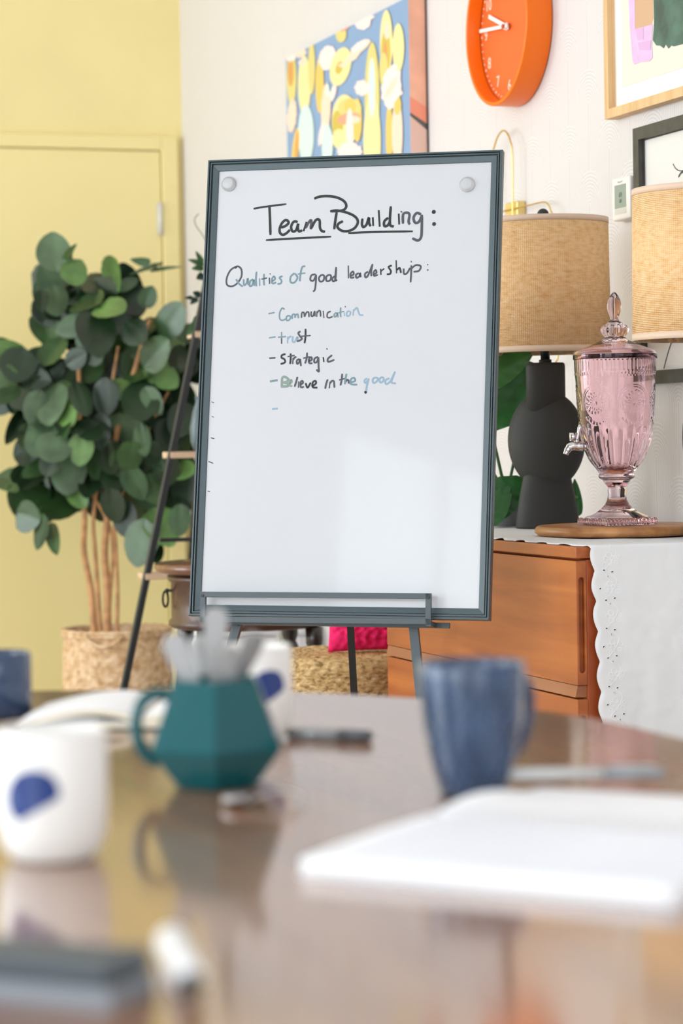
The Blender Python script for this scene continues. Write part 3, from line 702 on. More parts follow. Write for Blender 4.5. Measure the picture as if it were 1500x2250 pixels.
RAFFIA = raffia(); TRIM = mat('blush_cotton_trim', (226, 200, 178), 0.8, 0.2)
def lamp(base, turn, label, z_sh0, z_sh1, dz=0):
    t = thing('table_lamp', base, label, 'table lamp', 'woven shade lamps on the sideboard')
    ex = Vector((math.cos(turn), math.sin(turn), 0)); ey = Vector((-math.sin(turn), math.cos(turn), 0)); K = 0.57
    def sec(prof, off=0.0, ox=0.0, n=48, tilt=0.0):
        vs = []
        for r, z in prof:
            for k in range(n): a = TAU * k / n; vs.append(base + ex * (r * math.cos(a) + ox + tilt * (z - 0.22)) + ey * (r * K * math.sin(a) + off) + UZ * z)
        fs = [(i * n + k, i * n + (k + 1) % n, (i + 1) * n + (k + 1) % n, (i + 1) * n + k) for i in range(len(prof) - 1) for k in range(n)] + [list(range(n)), [(len(prof) - 1) * n + k for k in range(n)]]
        return vs, fs
    g = G(); g.add(*sec([(0.0725, 0), (0.0735, 0.003), (0.070, 0.03), (0.064, 0.07), (0.058, 0.098), (0.055, 0.115), (0.05, 0.14)]), 0, True)
    body = [(0.0005, 0.086)] + [(0.090 * math.sin(math.pi * k / 28), 0.2 - 0.114 * math.cos(math.pi * k / 28)) for k in range(1, 28)] + [(0.0005, 0.314)]
    ex0, ey0 = ex, ey; ex = ex0 * math.cos(0.32) + ey0 * -math.sin(0.32); ey = ex0 * math.sin(0.32) + ey0 * math.cos(0.32)
    g.add(*sec(body, 0.0, 0.0), 0, True); ex, ey = ex0, ey0
    g.add(*sec([(0.0448, 0.235), (0.0448, 0.368), (0.0435, 0.374), (0.040, 0.3765), (0.012, 0.3765)], -0.013, -0.001), 0, True)
    g.build('lamp_body', CERAMIC, t)
    g = G().tube([base + UZ * 0.375, base + UZ * 0.384], 0.0145, 20).tube([base + UZ * 0.384, base + UZ * (z_sh0 + 0.05)], 0.0105, 16).tube([base + UZ * (z_sh0 + 0.05), base + UZ * (z_sh1 + 0.004)], 0.003, 8)
    for k in range(3):
        a = TAU * k / 3 + 0.4; g.tube([base + UZ * (z_sh1 - 0.012), base + Vector((0.1475 * math.cos(a), 0.1475 * math.sin(a), z_sh1 - 0.012))], 0.0018, 6)
    g.build('lamp_stem', BLACK, t)
    R0, R1 = 0.1505, 0.1475; n = 96
    def ring(za, zb, e, m_i, g):
        ra = R0 + (R1 - R0) * (za - z_sh0) / (z_sh1 - z_sh0); rb = R0 + (R1 - R0) * (zb - z_sh0) / (z_sh1 - z_sh0)
        g.lathe([(ra + e, za), (rb + e, zb), (rb - 0.002, zb), (ra - 0.002, za)], base, n, m_i, closed=True)
    g = G(); ring(z_sh0, z_sh1, 0, 0, g); sh = g.build('lamp_shade', RAFFIA, t)
    g = G(); ring(z_sh0 - 0.0005, z_sh0 + 0.013, 0.0008, 0, g); g.build('shade_trim', TRIM, sh); g = G(); ring(z_sh1 - 0.012, z_sh1 + 0.0005, 0.0008, 0, g); g.build('shade_trim', TRIM, sh)
    g = G().sphere(base + UZ * (z_sh1 + 0.012), 0.0135).tube([base + UZ * z_sh1, base + UZ * (z_sh1 + 0.004)], 0.006, 12); g.build('finial', BLACK, t)
    return t
ZL = CZT + 0.0052
l1 = along(1203, 1161, onz(1203, 1161, ZL), 0.042); D1 = (l1 - EYE).dot(FW)
zs0, zs1 = atD(1215, 776, D1).z - ZL, atD(1215, 484, D1).z - ZL
lamp(l1, -YAW, 'black ceramic lamp with woven raffia shade next to the whiteboard', zs0, zs1)
D2 = D1 * 292 / 331
l2 = atD(1551, 560, D2); l2.z = ZL
print('lamps', l1, D1, l2, D2, 'disp', dB, 'cab', CY0, CY1, CZT)
lamp(l2, -YAW + rad(90), 'second woven raffia shade lamp at the right edge, in front of the dark picture frame', zs0, zs1)

# big-leaved plant in a pot at the far end of the sideboard
LEAF = []
for nm, c in (('leaf_dark', (28, 49, 28)), ('leaf_mid', (48, 78, 40)), ('leaf_light', (90, 124, 66)), ('leaf_grey_sheen', (80, 104, 76))):  # the grey tone has the waxy leaf sheen put into its colour
    LEAF.append(mat(nm, c, 0.36, 0.55, noise_amt=0.16, nscale=14))
BIGLEAF = mat('glossy_big_leaf', (50, 108, 52), 0.32, 0.5, noise_amt=0.18, nscale=9)
def leaf(g, base, tip, wid, nrm, mi=0, curl=0.12, nu=8, nv=6, shape=0.55, ripple=0.0, thick=0.0):
    base, tip = Vector(base), Vector(tip); d = tip - base; L = d.length; d.normalize()
    n = Vector(nrm); n = (n - d * n.dot(d)).normalized(); sd = d.cross(n)
    def fn(u, v):
        s = (v - 0.5) * 2
        w = wid / 2 * (math.sin(math.pi * min(1, u) ** shape) ** (0.5 if shape > 0.7 else 0.62) if 0 < u < 1 else 0.12)
        q = base + d * (u * L) + sd * (s * w) + n * (curl * L * (abs(s) ** 1.5 * 0.45 * w / (wid / 2 + 1e-6) - u * u * 0.55))
        if ripple: q = q + n * (ripple * math.sin(u * 30 - abs(s) * 5) * abs(s))
        if abs(s) < 0.05: q = q - n * 0.004 * (1 - u)
        return q
    g.grid(fn, nu, nv, mi)
bpz = Vector((2.26, 5.20, ZL))
pb = thing('leafy_plant', bpz, 'big-leaved green plant behind the black lamp and the whiteboard', 'plant')
g = G(); CAMN = -HF
def bl(a, b, w, dd, mi=0, cu=0.1): leaf(g, atD(*a, dd), atD(*b, dd + 0.02), w, CAMN + UZ * 0.25 - HR * 0.1, mi, cu, 14, 8, 0.6, 0.0035)
bl((1040, 840), (1168, 775), 0.085, 5.62); bl((1190, 806), (1068, 945), 0.12, 5.66); bl((1055, 1120), (1160, 1052), 0.10, 5.6, 0, 0.05); bl((1060, 1148), (1120, 1070), 0.07, 5.58, 0, 0.05)
bl((1268, 1136), (1262, 1052), 0.03, 5.78, 0, 0.05); bl((1000, 960), (1040, 800), 0.12, 5.6)  # the sliver leaf beside the lamp base stands mostly for grey shadow
g.build('foliage', BIGLEAF, pb)
pc = onz(1040, 1150, ZL) ; pc = Vector((2.22, 5.24, ZL))
g = G()
for q in ((1040, 840, 5.62), (1190, 806, 5.66), (1055, 1120, 5.6), (1060, 1148, 5.58), (1000, 960, 5.6), (1268, 1136, 5.78)):
    e = atD(*q); e = Vector((min(e.x, 2.47), e.y, max(e.z, ZL + 0.06)))
    g.tube(cr([pc + UZ * 0.07, (pc + UZ * 0.07).lerp(e, 0.5) + UZ * 0.03, e], 5), 0.004, 8)
g.build('stem', mat('green_stem', (70, 104, 56), 0.5), pb)
g = G().lathe([(0.0005, 0), (0.04, 0), (0.048, 0.02), (0.05, 0.08), (0.046, 0.08), (0.044, 0.065), (0.0005, 0.065)], pc, 28); g.build('pot', mat('grey_pot', (120, 122, 122), 0.6), pb)

# ================================================================== things on the right wall
NX = Vector((-1, 0, 0)); EYv = Vector((0, -1, 0))
def wallpt(px, py, off): return onX(px, py, RX - off)
# orange clock
XF = 0.072
fc = wallpt(1087.5, 57, XF); fD = (fc - EYE).dot(FW); CR = 174 / (FPX / fD)
wc = Vector((RX, fc.y, fc.z))
clk = thing('wall_clock', wc, 'round orange wall clock with white hands above the brass sconce', 'clock')
ORANGE = mat('orange_enamel', (246, 114, 0), 0.35, 0.4); ORANGE2 = mat('orange_dial', (232, 102, 38), 0.5, 0.4)
def revX(prof, c, n=96):       # revolve about the wall normal; prof = (radius, stand-off)
    vs = []
    for r, h in prof:
        for k in range(n): a = TAU * k / n; vs.append(Vector((RX - h, c.y + r * math.cos(a), c.z + r * math.sin(a))))
    N = len(prof); fs = [(i * n + k, i * n + (k + 1) % n, (i + 1) * n + (k + 1) % n, (i + 1) * n + k) for i in range(N - 1) for k in range(n)]
    return vs, fs, n, N
vs, fs, n, N = revX([(CR - 0.004, 0.0015), (CR, 0.004), (CR, XF - 0.002), (CR - 0.002, XF), (CR - 0.009, XF), (CR - 0.011, XF - 0.003), (CR - 0.013, 0.036)], wc)
g = G(); g.add(vs, fs, 0, True); g.f.append(list(range(n))); g.mi.append(0); g.sm.append(False); bevel(g.build('case', ORANGE, clk), 0.001)
vs, fs, n, N = revX([(CR - 0.010, 0.034), (0.001, 0.034)], wc)
g = G(); g.add(vs, fs, 0, False); g.build('dial', ORANGE2, clk)
DOT = mat('pale_print', (250, 226, 206), 0.5)
FO = 0.0342
def cpt(ang, r, off): return Vector((RX - off, wc.y - r * math.sin(ang), wc.z + r * math.cos(ang)))
g = G()
for k in range(60): g.disc(cpt(TAU * k / 60, CR * 0.885, FO), 0.0024 if k % 5 else 0.0034, NX, 0.0006, 10)
for h in range(1, 13): text_mesh(g, str(h), CR * 0.20, cpt(TAU * h / 12, CR * 0.745, FO), EYv, UZ, NX, 0)
g.build('numerals', DOT, clk)
WHT = mat('white_enamel', (246, 246, 244), 0.35)
def hand(ang, l, w, off, nm):
    a, b = cpt(ang, -l * 0.1, off), cpt(ang, l, off); g = G().bar(a, b, w, 0.0025, side=(b - a).cross(NX), bev=0.0008)
    g.disc(cpt(0, 0, off - 0.001), w * 0.9, NX, 0.003, 20); g.build(nm, WHT, clk)
hand(rad(-69), CR * 0.62, 0.011, 0.040, 'hour_hand'); hand(rad(-85), CR * 0.82, 0.009, 0.046, 'minute_hand')
g = G(); g.tube([cpt(0, 0, 0.034), cpt(0, 0, 0.053)], 0.006, 16); g.build('hand_pin', mat('dark_orange', (190, 70, 20), 0.4), clk)

# brass wire sconce
sc_ = wallpt(1126, 470, 0); sc_.z = wallpt(1126, 800, 0.035).z
scn = thing('wall_sconce', Vector((RX, sc_.y, wallpt(1126, 485, 0).z)), 'thin brass wire wall sconce above the black lamp, right of the whiteboard', 'sconce')
def wp(pts, off): return [wallpt(x, y, off) for x, y in pts]
g = G().tube(cr(wp([(1082, 480), (1082, 350), (1087, 318), (1095, 297), (1105, 287), (1114, 293), (1121, 311), (1125, 338), (1126, 480), (1126, 620)], 0.032), 7), 0.0024, 10)
g.build('arched_wire', BRASS, scn)
g = G().tube(cr(wp([(1090, 468), (1130, 458), (1165, 450), (1192, 444), (1203, 448), (1210, 464), (1214, 486), (1221, 640), (1225, 772), (1222, 794), (1212, 802), (1200, 800)], 0.03), 7), 0.0021, 10)
g.build('arm_wire', BRASS, scn)
a, b = wallpt(1113, 455, 0.02), wallpt(1140, 485, 0.02)
g = G().box((RX - 0.013, (a.y + b.y) / 2, (a.z + b.z) / 2 - 0.03), (0.026, abs(a.y - b.y), 0.12), bev=0.003); g.build('back_plate', mat('satin_brass', (228, 202, 132), 0.4, metal=0.6), scn)

# thermostat
TX = 0.030
t0, t1 = wallpt(1343, 388, TX), wallpt(1384, 479, TX)
yc, zc, wy, hz = (t0.y + t1.y) / 2, (wallpt(1384, 384, TX).z + t1.z) / 2, abs(t0.y - t1.y), wallpt(1384, 384, TX).z - t1.z
th = thing('thermostat', (RX, yc, zc - hz / 2), 'white wall thermostat with grey screen beside the dark picture frame', 'thermostat')
bevel(G().box((RX - TX / 2, yc, zc), (TX, wy, hz)).build('housing', mat('white_plastic', (240, 237, 232), 0.4), th), 0.005, 3)
LCD = mat('lcd_grey', (150, 164, 156), 0.25); LCDT = mat('lcd_segments', (92, 104, 100), 0.4)
def tpt(a, b, off=TX): return Vector((RX - off, yc + wy * (0.5 - a), zc + hz * (0.5 - b)))
def panel(g, a0, b0, a1, b1, off, mi=0, t=0.0008):
    p, q = tpt(a0, b0, off), tpt(a1, b1, off); g.box((RX - off - t / 2, (p.y + q.y) / 2, (p.z + q.z) / 2), (t, abs(p.y - q.y), abs(p.z - q.z)), mi=mi)
g = G(); panel(g, 0.17, 0.17, 0.79, 0.72, TX); s_ = g.build('screen', LCD, th)
g = G(); text_mesh(g, '69', hz * 0.17, tpt(0.5, 0.42, TX + 0.0008), EYv, UZ, NX); text_mesh(g, '69', hz * 0.13, tpt(0.5, 0.56, TX + 0.0008), EYv, UZ, NX); text_mesh(g, 'Heat  On', hz * 0.06, tpt(0.48, 0.665, TX + 0.0008), EYv, UZ, NX) if False else None
g.build('digits', LCDT, s_)
g = G(); panel(g, 0.17, 0.735, 0.79, 0.86, TX); g.build('button_strip', mat('pale_grey_plastic', (214, 211, 206), 0.4), th)
g = G(); text_mesh(g, 'Honeywell', hz * 0.062, tpt(0.47, 0.105, TX), EYv, UZ, NX); g.build('lettering', mat('grey_print', (186, 182, 180), 0.5), th)

# pictures
def pframe(name, px_lb, w, h, bar, depth, mat_f, label, cat='picture'):
    """px_lb: pixel of lower-left outer corner of the front"""
    p = onX(*px_lb, RX - depth); y0, z0 = p.y, p.z
    t = thing(name, (RX, y0 - w / 2, z0), label, cat)
    g = G(); pt = lambda u, v, d: Vector((RX - d, y0 - w / 2 - u, z0 + h / 2 + v))
    frame(g, [(0, 0.002), (0, depth), (bar, depth), (bar, depth - 0.012), (bar + 0.002, depth - 0.012), (bar + 0.002, 0.002)], w, h, pt)
    g.build('frame', mat_f, t); return t, pt
OAK = wood('light_oak', (206, 164, 112), (232, 196, 148), 2, 0.5)
tw, pt = pframe('framed_painting', (1328, 263), 0.78, 0.98, 0.022, 0.032, OAK, 'oak framed abstract painting with green and lilac strokes, top right corner', 'picture')
g = G().box(pt(0, 0, 0.008), (0.012, 0.75, 0.95)); g.build('mat_board', mat('mat_board_white', (240, 236, 230), 0.7), tw)
def wpoly(g, pts, off, mi, t=0.0004): g.prism([onX(x, y, RX - off) for x, y in pts], (-t, 0, 0), mi)
g = G(); a = onX(1368, 192, RX - 0.0142); g.box((RX - 0.0146, a.y - 0.26, a.z + 0.36), (0.001, 0.52, 0.72)); pr = g.build('print', mat('cream_paper', (228, 222, 206), 0.7), tw)
g = G(); o4 = lambda l: [(1000 + x / 3, y / 3) for x, y in l]
wpoly(g, o4([(1180, -300), (1300, -300), (1305, 120), (1290, 180), (1240, 178), (1182, 190)]), 0.0152, 0)
wpoly(g, o4([(1140, -60), (1182, -40), (1184, 190), (1250, 175), (1300, 160), (1296, 300), (1300, 380), (1280, 405), (1225, 408), (1180, 425), (1168, 400), (1160, 300), (1150, 180)]), 0.0157, 1)
wpoly(g, o4([(1300, -320), (1900, -420), (1900, 180), (1500, 290), (1460, 300), (1440, 305), (1420, 300), (1405, 320), (1385, 290), (1372, 318), (1350, 300), (1325, 300), (1302, 265), (1310, 150)]), 0.0162, 2)
wpoly(g, o4([(1185, 190), (1240, 180), (1240, 260), (1200, 265)]), 0.0164, 3)
wpoly(g, o4([(1200, 280), (1290, 265), (1285, 330), (1215, 330)]), 0.0166, 3)
g.build('painted_strokes', [mat('tan_paint', (206, 166, 132), 0.6), mat('lilac_paint', (220, 184, 222), 0.6, noise_amt=0.05, nscale=20), mat('deep_green_paint', (66, 96, 84), 0.55, noise_amt=0.2, nscale=22), mat('mauve_paint', (216, 172, 214), 0.6)], pr)
DARKF = mat('dark_wood_frame', (62, 60, 56), 0.5, noise_amt=0.12, nscale=40)
td, pt = pframe('framed_drawing', (1397, 845), 0.47, onX(1397, 281, RX - 0.03).z - onX(1397, 845, RX - 0.03).z, 0.028, 0.03, DARKF, 'dark framed line drawing behind the right-hand lamp', 'picture')
g = G().box(pt(0, 0, 0.008), (0.012, 0.44, 0.57)); pp = g.build('drawing_paper', mat('drawing_paper', (234, 230, 226), 0.6), td)
g = G(); q = lambda l: [onX(x, y, RX - 0.0145) for x, y in l]
for l, w in (([(1478, 360), (1484, 370), (1492, 375), (1502, 374), (1520, 362)], 0.0022), ([(1490, 389), (1495, 381), (1502, 377), (1530, 372)], 0.0045), ([(1483, 733), (1472, 760), (1463, 790), (1458, 810)], 0.0030), ([(1510, 420), (1500, 520), (1490, 640), (1483, 733)], 0.003)):
    g.ribbon(cr(q(l), 6), w, 0.0005, EYv, UZ, NX)
g.build('ink_lines', mat('soft_black_ink', (70, 70, 72), 0.6), pp)

# large gallery-wrapped abstract canvas
CD = 0.055
cvr = onX(899, 200, RX - CD); cvl = onX(626, 128, RX - CD); ctop = onX(627, 128, RX - CD).z
chh = 0.95
cv = thing('canvas_painting', (RX, (cvl.y + cvr.y) / 2, ctop - chh), 'large blue abstract canvas with yellow and pink shapes, coral painted edge', 'painting')
g = G().box((RX - CD / 2, (cvl.y + cvr.y) / 2, ctop - chh / 2), (CD - 0.004, cvl.y - cvr.y - 0.002, chh - 0.002)); g.build('stretched_canvas', mat('canvas_blue', (132, 160, 196), 0.7, bump=0.1, bscale=400), cv)
CB = [('paint_blue', (140, 167, 200)), ('paint_yellow', (236, 220, 158)), ('paint_olive', (218, 203, 126)), ('paint_ochre', (234, 194, 100)), ('paint_peach', (246, 212, 190)), ('paint_blush', (246, 220, 216)), ('paint_mint', (208, 232, 222)), ('paint_coral', (238, 160, 130)), ('paint_moss', (204, 180, 78)), ('paint_sienna', (214, 146, 92))]
CM = [mat(n, c, 0.65) for n, c in CB]; NI = {n[6:]: i for i, (n, c) in enumerate(CB)}
g = G(); lay = 0
PX = RX - CD
yA, yB = cvl.y - 0.001, cvr.y + 0.001; zA, zB = ctop - 0.001, ctop - chh + 0.001
def clip(poly):
    def cl(P, f, mk):
        out = []
        for i in range(len(P)):
            a, b = P[i], P[(i + 1) % len(P)]; fa, fb = f(a), f(b)
            if fa >= 0: out.append(a)
            if fa * fb < 0: out.append(a.lerp(b, fa / (fa - fb)))
        return out
    for f in (lambda p: yA - p.y, lambda p: p.y - yB, lambda p: zA - p.z, lambda p: p.z - zB):
        poly = cl(poly, f, None)
        if len(poly) < 3: return None
    return poly
def shp(col, pts):
    global lay
    P = [onX(600 + u / 4.1667, v / 4.1667, PX - 0.0004 - lay * 0.00003) for u, v in pts]; P = clip(P); lay += 1
    if P: g.prism(P, (-0.00003, 0, 0), NI[col])
def el(col, u, v, ru, rv, rot=0, wob=0.0):
    a0 = rad(rot); pts = []
    for k in range(40):
        a = TAU * k / 40; w = 1 + wob * math.sin(k * 2.2 + u) + wob * 0.7 * math.sin(k * 5.1 + v)
        x, y = ru * math.cos(a) * w, rv * math.sin(a) * w; pts.append((u + x * math.cos(a0) - y * math.sin(a0), v + x * math.sin(a0) + y * math.cos(a0)))
    shp(col, pts)
el('olive', 168, 720, 46, 240); el('moss', 160, 640, 34, 150); el('sienna', 160, 660, 18, 130); el('blush', 165, 520, 50, 40, -30, .1)
el('yellow', 285, 780, 58, 270); el('olive', 352, 620, 32, 245); el('peach', 255, 490, 55, 32, -25, .12); el('peach', 270, 570, 40, 28, -25, .1)
el('mint', 300, 1230, 72, 270); el('peach', 172, 1060, 42, 155, 4, .06); el('ochre', 205, 1360, 30, 190, 6); el('sienna', 215, 1340, 12, 140, 4)
el('ochre', 425, 780, 38, 255); el('blush', 498, 530, 78, 115, 12, .04)
el('yellow', 616, 610, 92, 182, 14); el('moss', 605, 620, 32, 60, 18); shp('peach', [(590, 600), (660, 560), (720, 460), (790, 385), (870, 355), (895, 375), (860, 430), (800, 480), (760, 540), (690, 580), (630, 620)]); el('blush', 790, 420, 95, 34, -35, .08)
el('olive', 620, 310, 50, 78); shp('coral', [(610, 262), (700, 205), (720, 215), (690, 255), (640, 290), (618, 290)])
shp('blush', [(745, 220), (790, 150), (870, 125), (935, 150), (895, 180), (885, 240), (830, 275), (770, 262)])
el('olive', 905, 900, 68, 515); el('yellow', 905, 1300, 80, 420); el('mint', 902, 800, 32, 270)
el('yellow', 1035, 390, 58, 300); el('moss', 1030, 480, 44, 200); el('sienna', 1025, 540, 18, 165); el('peach', 1040, 280, 26, 80); el('yellow', 1145, 435, 54, 222); el('olive', 1010, 640, 40, 160)
el('ochre', 1062, 1230, 32, 290); el('peach', 1135, 1210, 50, 300); el('ochre', 1135, 960, 36, 90)
shp('blush', [(1040, 640), (1100, 585), (1135, 590), (1130, 640), (1168, 650), (1165, 740), (1175, 780), (1170, 820), (1190, 855), (1150, 885), (1110, 940), (1105, 985), (1060, 1005), (1020, 960), (1015, 920), (985, 900), (995, 850), (985, 800), (1010, 750), (1000, 720)])
el('peach', 1080, 800, 26, 110, 30); el('blush', 812, 805, 66, 72, 0, .1)
el('yellow', 655, 1110, 120, 245); el('moss', 590, 1130, 52, 120); el('ochre', 770, 1100, 42, 200); el('olive', 700, 990, 110, 90); el('ochre', 703, 970, 52, 66); el('yellow', 600, 1270, 60, 90)
el('coral', 690, 1085, 108, 52, -12); el('peach', 745, 1095, 52, 34); el('blush', 700, 1180, 34, 190); el('blush', 700, 1390, 112, 90, 0, .08)
el('peach', 482, 1000, 44, 240, 2, .05); el('blush', 548, 850, 26, 80, 14); el('blush', 440, 1230, 22, 110, 10); el('mint', 495, 1330, 52, 190); el('mint', 500, 830, 16, 60, 0)
pa = g.build('painted_shapes', CM, cv)
g = G(); yS = cvr.y - 0.0002
def edge(u, v): p = onY(600 + u / 4.1667, v / 4.1667, yS); return Vector((min(max(p.x, RX - CD + 0.001), RX - 0.004), yS, p.z))
def ep(pts, mi): g.prism(pts, (0, -0.0005, 0), mi)
xa, xb = RX - CD + 0.001, RX - 0.004
zl = [edge(1250, v).z for v in (880, 1030, 1060)]; zr = [edge(1400, v).z for v in (980, 1130, 1190)]
V3 = lambda x, z: Vector((x, yS, z))
ep([V3(xa, ctop - 0.001), V3(xb, ctop - 0.001), V3(xb, zr[0]), V3(xa, zl[0])], 0)
ep([V3(xa, zl[0]), V3(xb, zr[0]), V3(xb, zr[1]), V3(xa, zl[1])], 1)
ep([V3(xa, zl[1]), V3(xb, zr[1]), V3(xb, zr[2]), V3(xa, zl[2])], 2)
ep([V3(xa, zl[2]), V3(xb, zr[2]), V3(xb, ctop - chh + 0.001), V3(xa, ctop - chh + 0.001)], 3)
e_ = g.build('painted_edge', [mat('edge_peach', (240, 178, 150), 0.6, noise_amt=0.05, nscale=12), mat('edge_coral', (246, 152, 122), 0.6), mat('edge_grey', (96, 92, 86), 0.6), mat('edge_pink', (232, 192, 176), 0.6)], cv); e_['label'] = 'coral painted canvas edge'
g = G().box((RX - 0.002, (cvl.y + cvr.y) / 2 - 0.003, ctop - chh / 2), (0.0036, cvl.y - cvr.y + 0.004, chh)); g.build('shadow_gap_backing', BLACK, cv)  # black sheet standing for the shadow gap and stretchers behind the canvas

# ================================================================== fiddle leaf fig in a woven basket
BD = 8.28
bk = atD(257, 1395, BD); bk.z = 0
BR_, BHt = 0.5 * (377 - 138) / (FPX / BD), atD(256, 1388, BD - 0.15).z
def basket_mat():
    m = mat('seagrass_basket', (214, 178, 128), 0.8, 0.2); t = NT(m); tc = t.new('ShaderNodeTexCoord')
    n = t.new('ShaderNodeTexNoise'); n.inputs['Scale'].default_value = 42; n.inputs['Detail'].default_value = 4; t.l(tc.outputs['Object'], n.inputs[0])
    t.l(t.ramp(n.outputs[0], [(0.3, (182, 144, 104)), (0.5, (214, 180, 142)), (0.7, (234, 208, 176))]), t.p.inputs['Base Color']); return m
SEAG = basket_mat()
def weave(r, z, a, i):
    row = int(z / 0.0165); ph = math.pi * (row % 2)
    return r + 0.0042 * abs(math.sin(math.pi * z / 0.0165)) * (0.55 + 0.45 * math.sin(a * 30 + ph + 0.4 * math.sin(z * 90)))
n_ = 88
prof = [(BR_ * (0.93 + 0.07 * math.sin(math.pi * min(1, k / n_ + 0.12) * 0.8)), BHt * k / n_) for k in range(n_ + 1)]
g = G().lathe([(0.001, 0.001)] + prof + [(prof[-1][0] - 0.014, BHt), (prof[-1][0] - 0.016, BHt - 0.06), (0.001, BHt - 0.065)], bk, 240, fn=lambda r, z, a, i: weave(r, z, a, i) if 1 <= i <= n_ else r)
bsk = tag(g.build('woven_basket', SEAG, origin=bk), 'woven seagrass basket holding the fiddle leaf fig', 'basket')
g = G(); RIMR = prof[-1][0]
for k in range(2):
    ring = [bk + Vector(((RIMR + 0.003) * math.cos(TAU * j / 60), (RIMR + 0.003) * math.sin(TAU * j / 60), BHt - 0.004 - k * 0.013 + 0.002 * math.sin(j * 3))) for j in range(60)]
    g.tube(ring, 0.0075, 8, closed=True)
g.build('rim', SEAG, bsk)
g = G(); a0 = math.atan2(-HF.y, -HF.x) - 0.15
pts = [bk + Vector(((RIMR + 0.012) * math.cos(a0 + t * 0.35), (RIMR + 0.012) * math.sin(a0 + t * 0.35), BHt - 0.012 - 0.035 * (1 - t * t))) for t in [j / 8 - 1 for j in range(17)]]
g.tube(pts, 0.006, 8); g.build('handle', SEAG, bsk)

fig = thing('fiddle_leaf_fig', bk + UZ * (BHt - 0.064), 'tall fiddle leaf fig with round dark green leaves against the yellow door', 'plant')
BARK = mat('tan_bark', (196, 148, 104), 0.7, 0.3, noise_amt=0.12, nscale=30, bump=0.2, bscale=80)
g = G()
for (xs, r) in (([(208, 1400), (200, 1300), (184, 1210), (186, 1130), (180, 1000), (174, 850), (172, 740)], 0.0125), ([(222, 1402), (214, 1290), (208, 1200), (206, 1130), (230, 950), (260, 760)], 0.009), ([(234, 1404), (236, 1300), (230, 1220), (236, 1130), (250, 980), (300, 800), (330, 700)], 0.0145), ([(255, 1400), (258, 1300), (254, 1200), (255, 1130), (300, 1000), (370, 860)], 0.008), ([(245, 1402), (240, 1340), (246, 1180), (200, 1080), (130, 960)], 0.008)):
    pts = cr([atD(x, y, BD + 0.02) if i else Vector((atD(x, y, BD).x, atD(x, y, BD).y, BHt - 0.066)) for i, (x, y) in enumerate(xs)], 6)
    g.tube(pts, [r * (1 - 0.45 * i / len(pts)) for i in range(len(pts))], 10)
g.build('trunk', BARK, fig)
g = G().lathe([(0.001, BHt - 0.064), (RIMR - 0.022, BHt - 0.0635)], bk, 40); g.build('soil', mat('soil', (70, 56, 44), 0.9, bump=0.5, bscale=90), fig)
LV = """335 290 215 195 -5 3|460 415 150 140 30 2|300 470 190 130 -28 3|255 590 110 80 180 0|340 590 180 140 170 3|430 310 120 60 20 1|690 430 160 200 20 2|640 520 190 130 80 0|820 585 190 170 150 0|915 570 130 100 20 1|540 600 120 200 90 1|680 640 150 170 100 2|460 745 220 130 250 3|590 790 250 210 170 0|750 735 180 120 95 0|835 790 150 150 140 0|950 740 120 130 60 1|1060 710 220 170 35 1|1180 790 180 120 75 1|1090 870 170 90 190 2
60 930 260 150 -60 2|110 990 200 190 200 0|230 950 170 120 60 0|40 1080 170 120 200 1|200 1070 200 130 100 0|330 900 200 150 30 1|470 950 130 110 60 0|560 880 150 200 60 1|110 1180 150 150 200 0|30 1180 190 90 250 1|230 1130 170 110 140 0
320 1230 230 180 190 3|395 1200 210 130 170 2|500 1200 210 110 160 0|300 1330 180 190 200 3|410 1290 150 130 150 2|220 1250 200 130 200 3|100 1370 190 90 210 0|160 1430 150 90 190 1
650 1190 220 140 180 0|740 1140 170 110 90 2|860 1040 130 170 90 1|960 920 200 170 40 1|1000 1050 220 150 130 2|870 1210 230 200 170 0|940 1210 170 100 150 3|990 1280 240 200 160 0|770 1400 210 230 175 3|620 1400 130 190 100 0|560 1390 150 170 60 0|880 1450 190 90 170 1
250 1450 210 170 200 3|330 1500 180 190 190 3|500 1510 190 130 185 2|590 1580 210 130 175 1|420 1650 260 190 185 3|230 1630 190 100 240 1|200 1690 160 130 230 0|310 1600 150 130 200 0
190 1810 230 130 250 1|170 1930 130 170 110 1|250 2020 200 90 190 1|330 2060 170 80 170 1|370 1870 240 140 240 1|480 1800 150 110 150 2|620 1820 260 200 180 0|700 1860 200 130 170 0|770 1940 210 130 175 0|830 1720 200 130 150 1|940 1760 170 130 160 1|700 1700 180 130 160 0|560 1720 150 130 200 0
870 2090 270 190 190 3|1000 1990 230 190 150 2|960 2140 150 90 170 0|1110 1950 180 120 180 1|1140 1640 110 120 100 2|1050 1420 200 160 180 0|1120 1330 200 150 200 0|1150 1780 220 170 190 0|1100 1880 180 130 170 0|1030 1640 180 140 170 0|960 1560 170 120 150 0|800 1560 190 130 190 1|680 1560 190 140 170 0|730 1600 150 90 175 1
870 350 110 50 280 1|900 395 200 40 250 1|1020 395 170 24 80 3|790 490 130 70 60 3|1100 960 180 100 190 0|470 1480 90 60 200 1|390 1420 120 60 30 1"""
g = G(); rnd = random.Random(3)
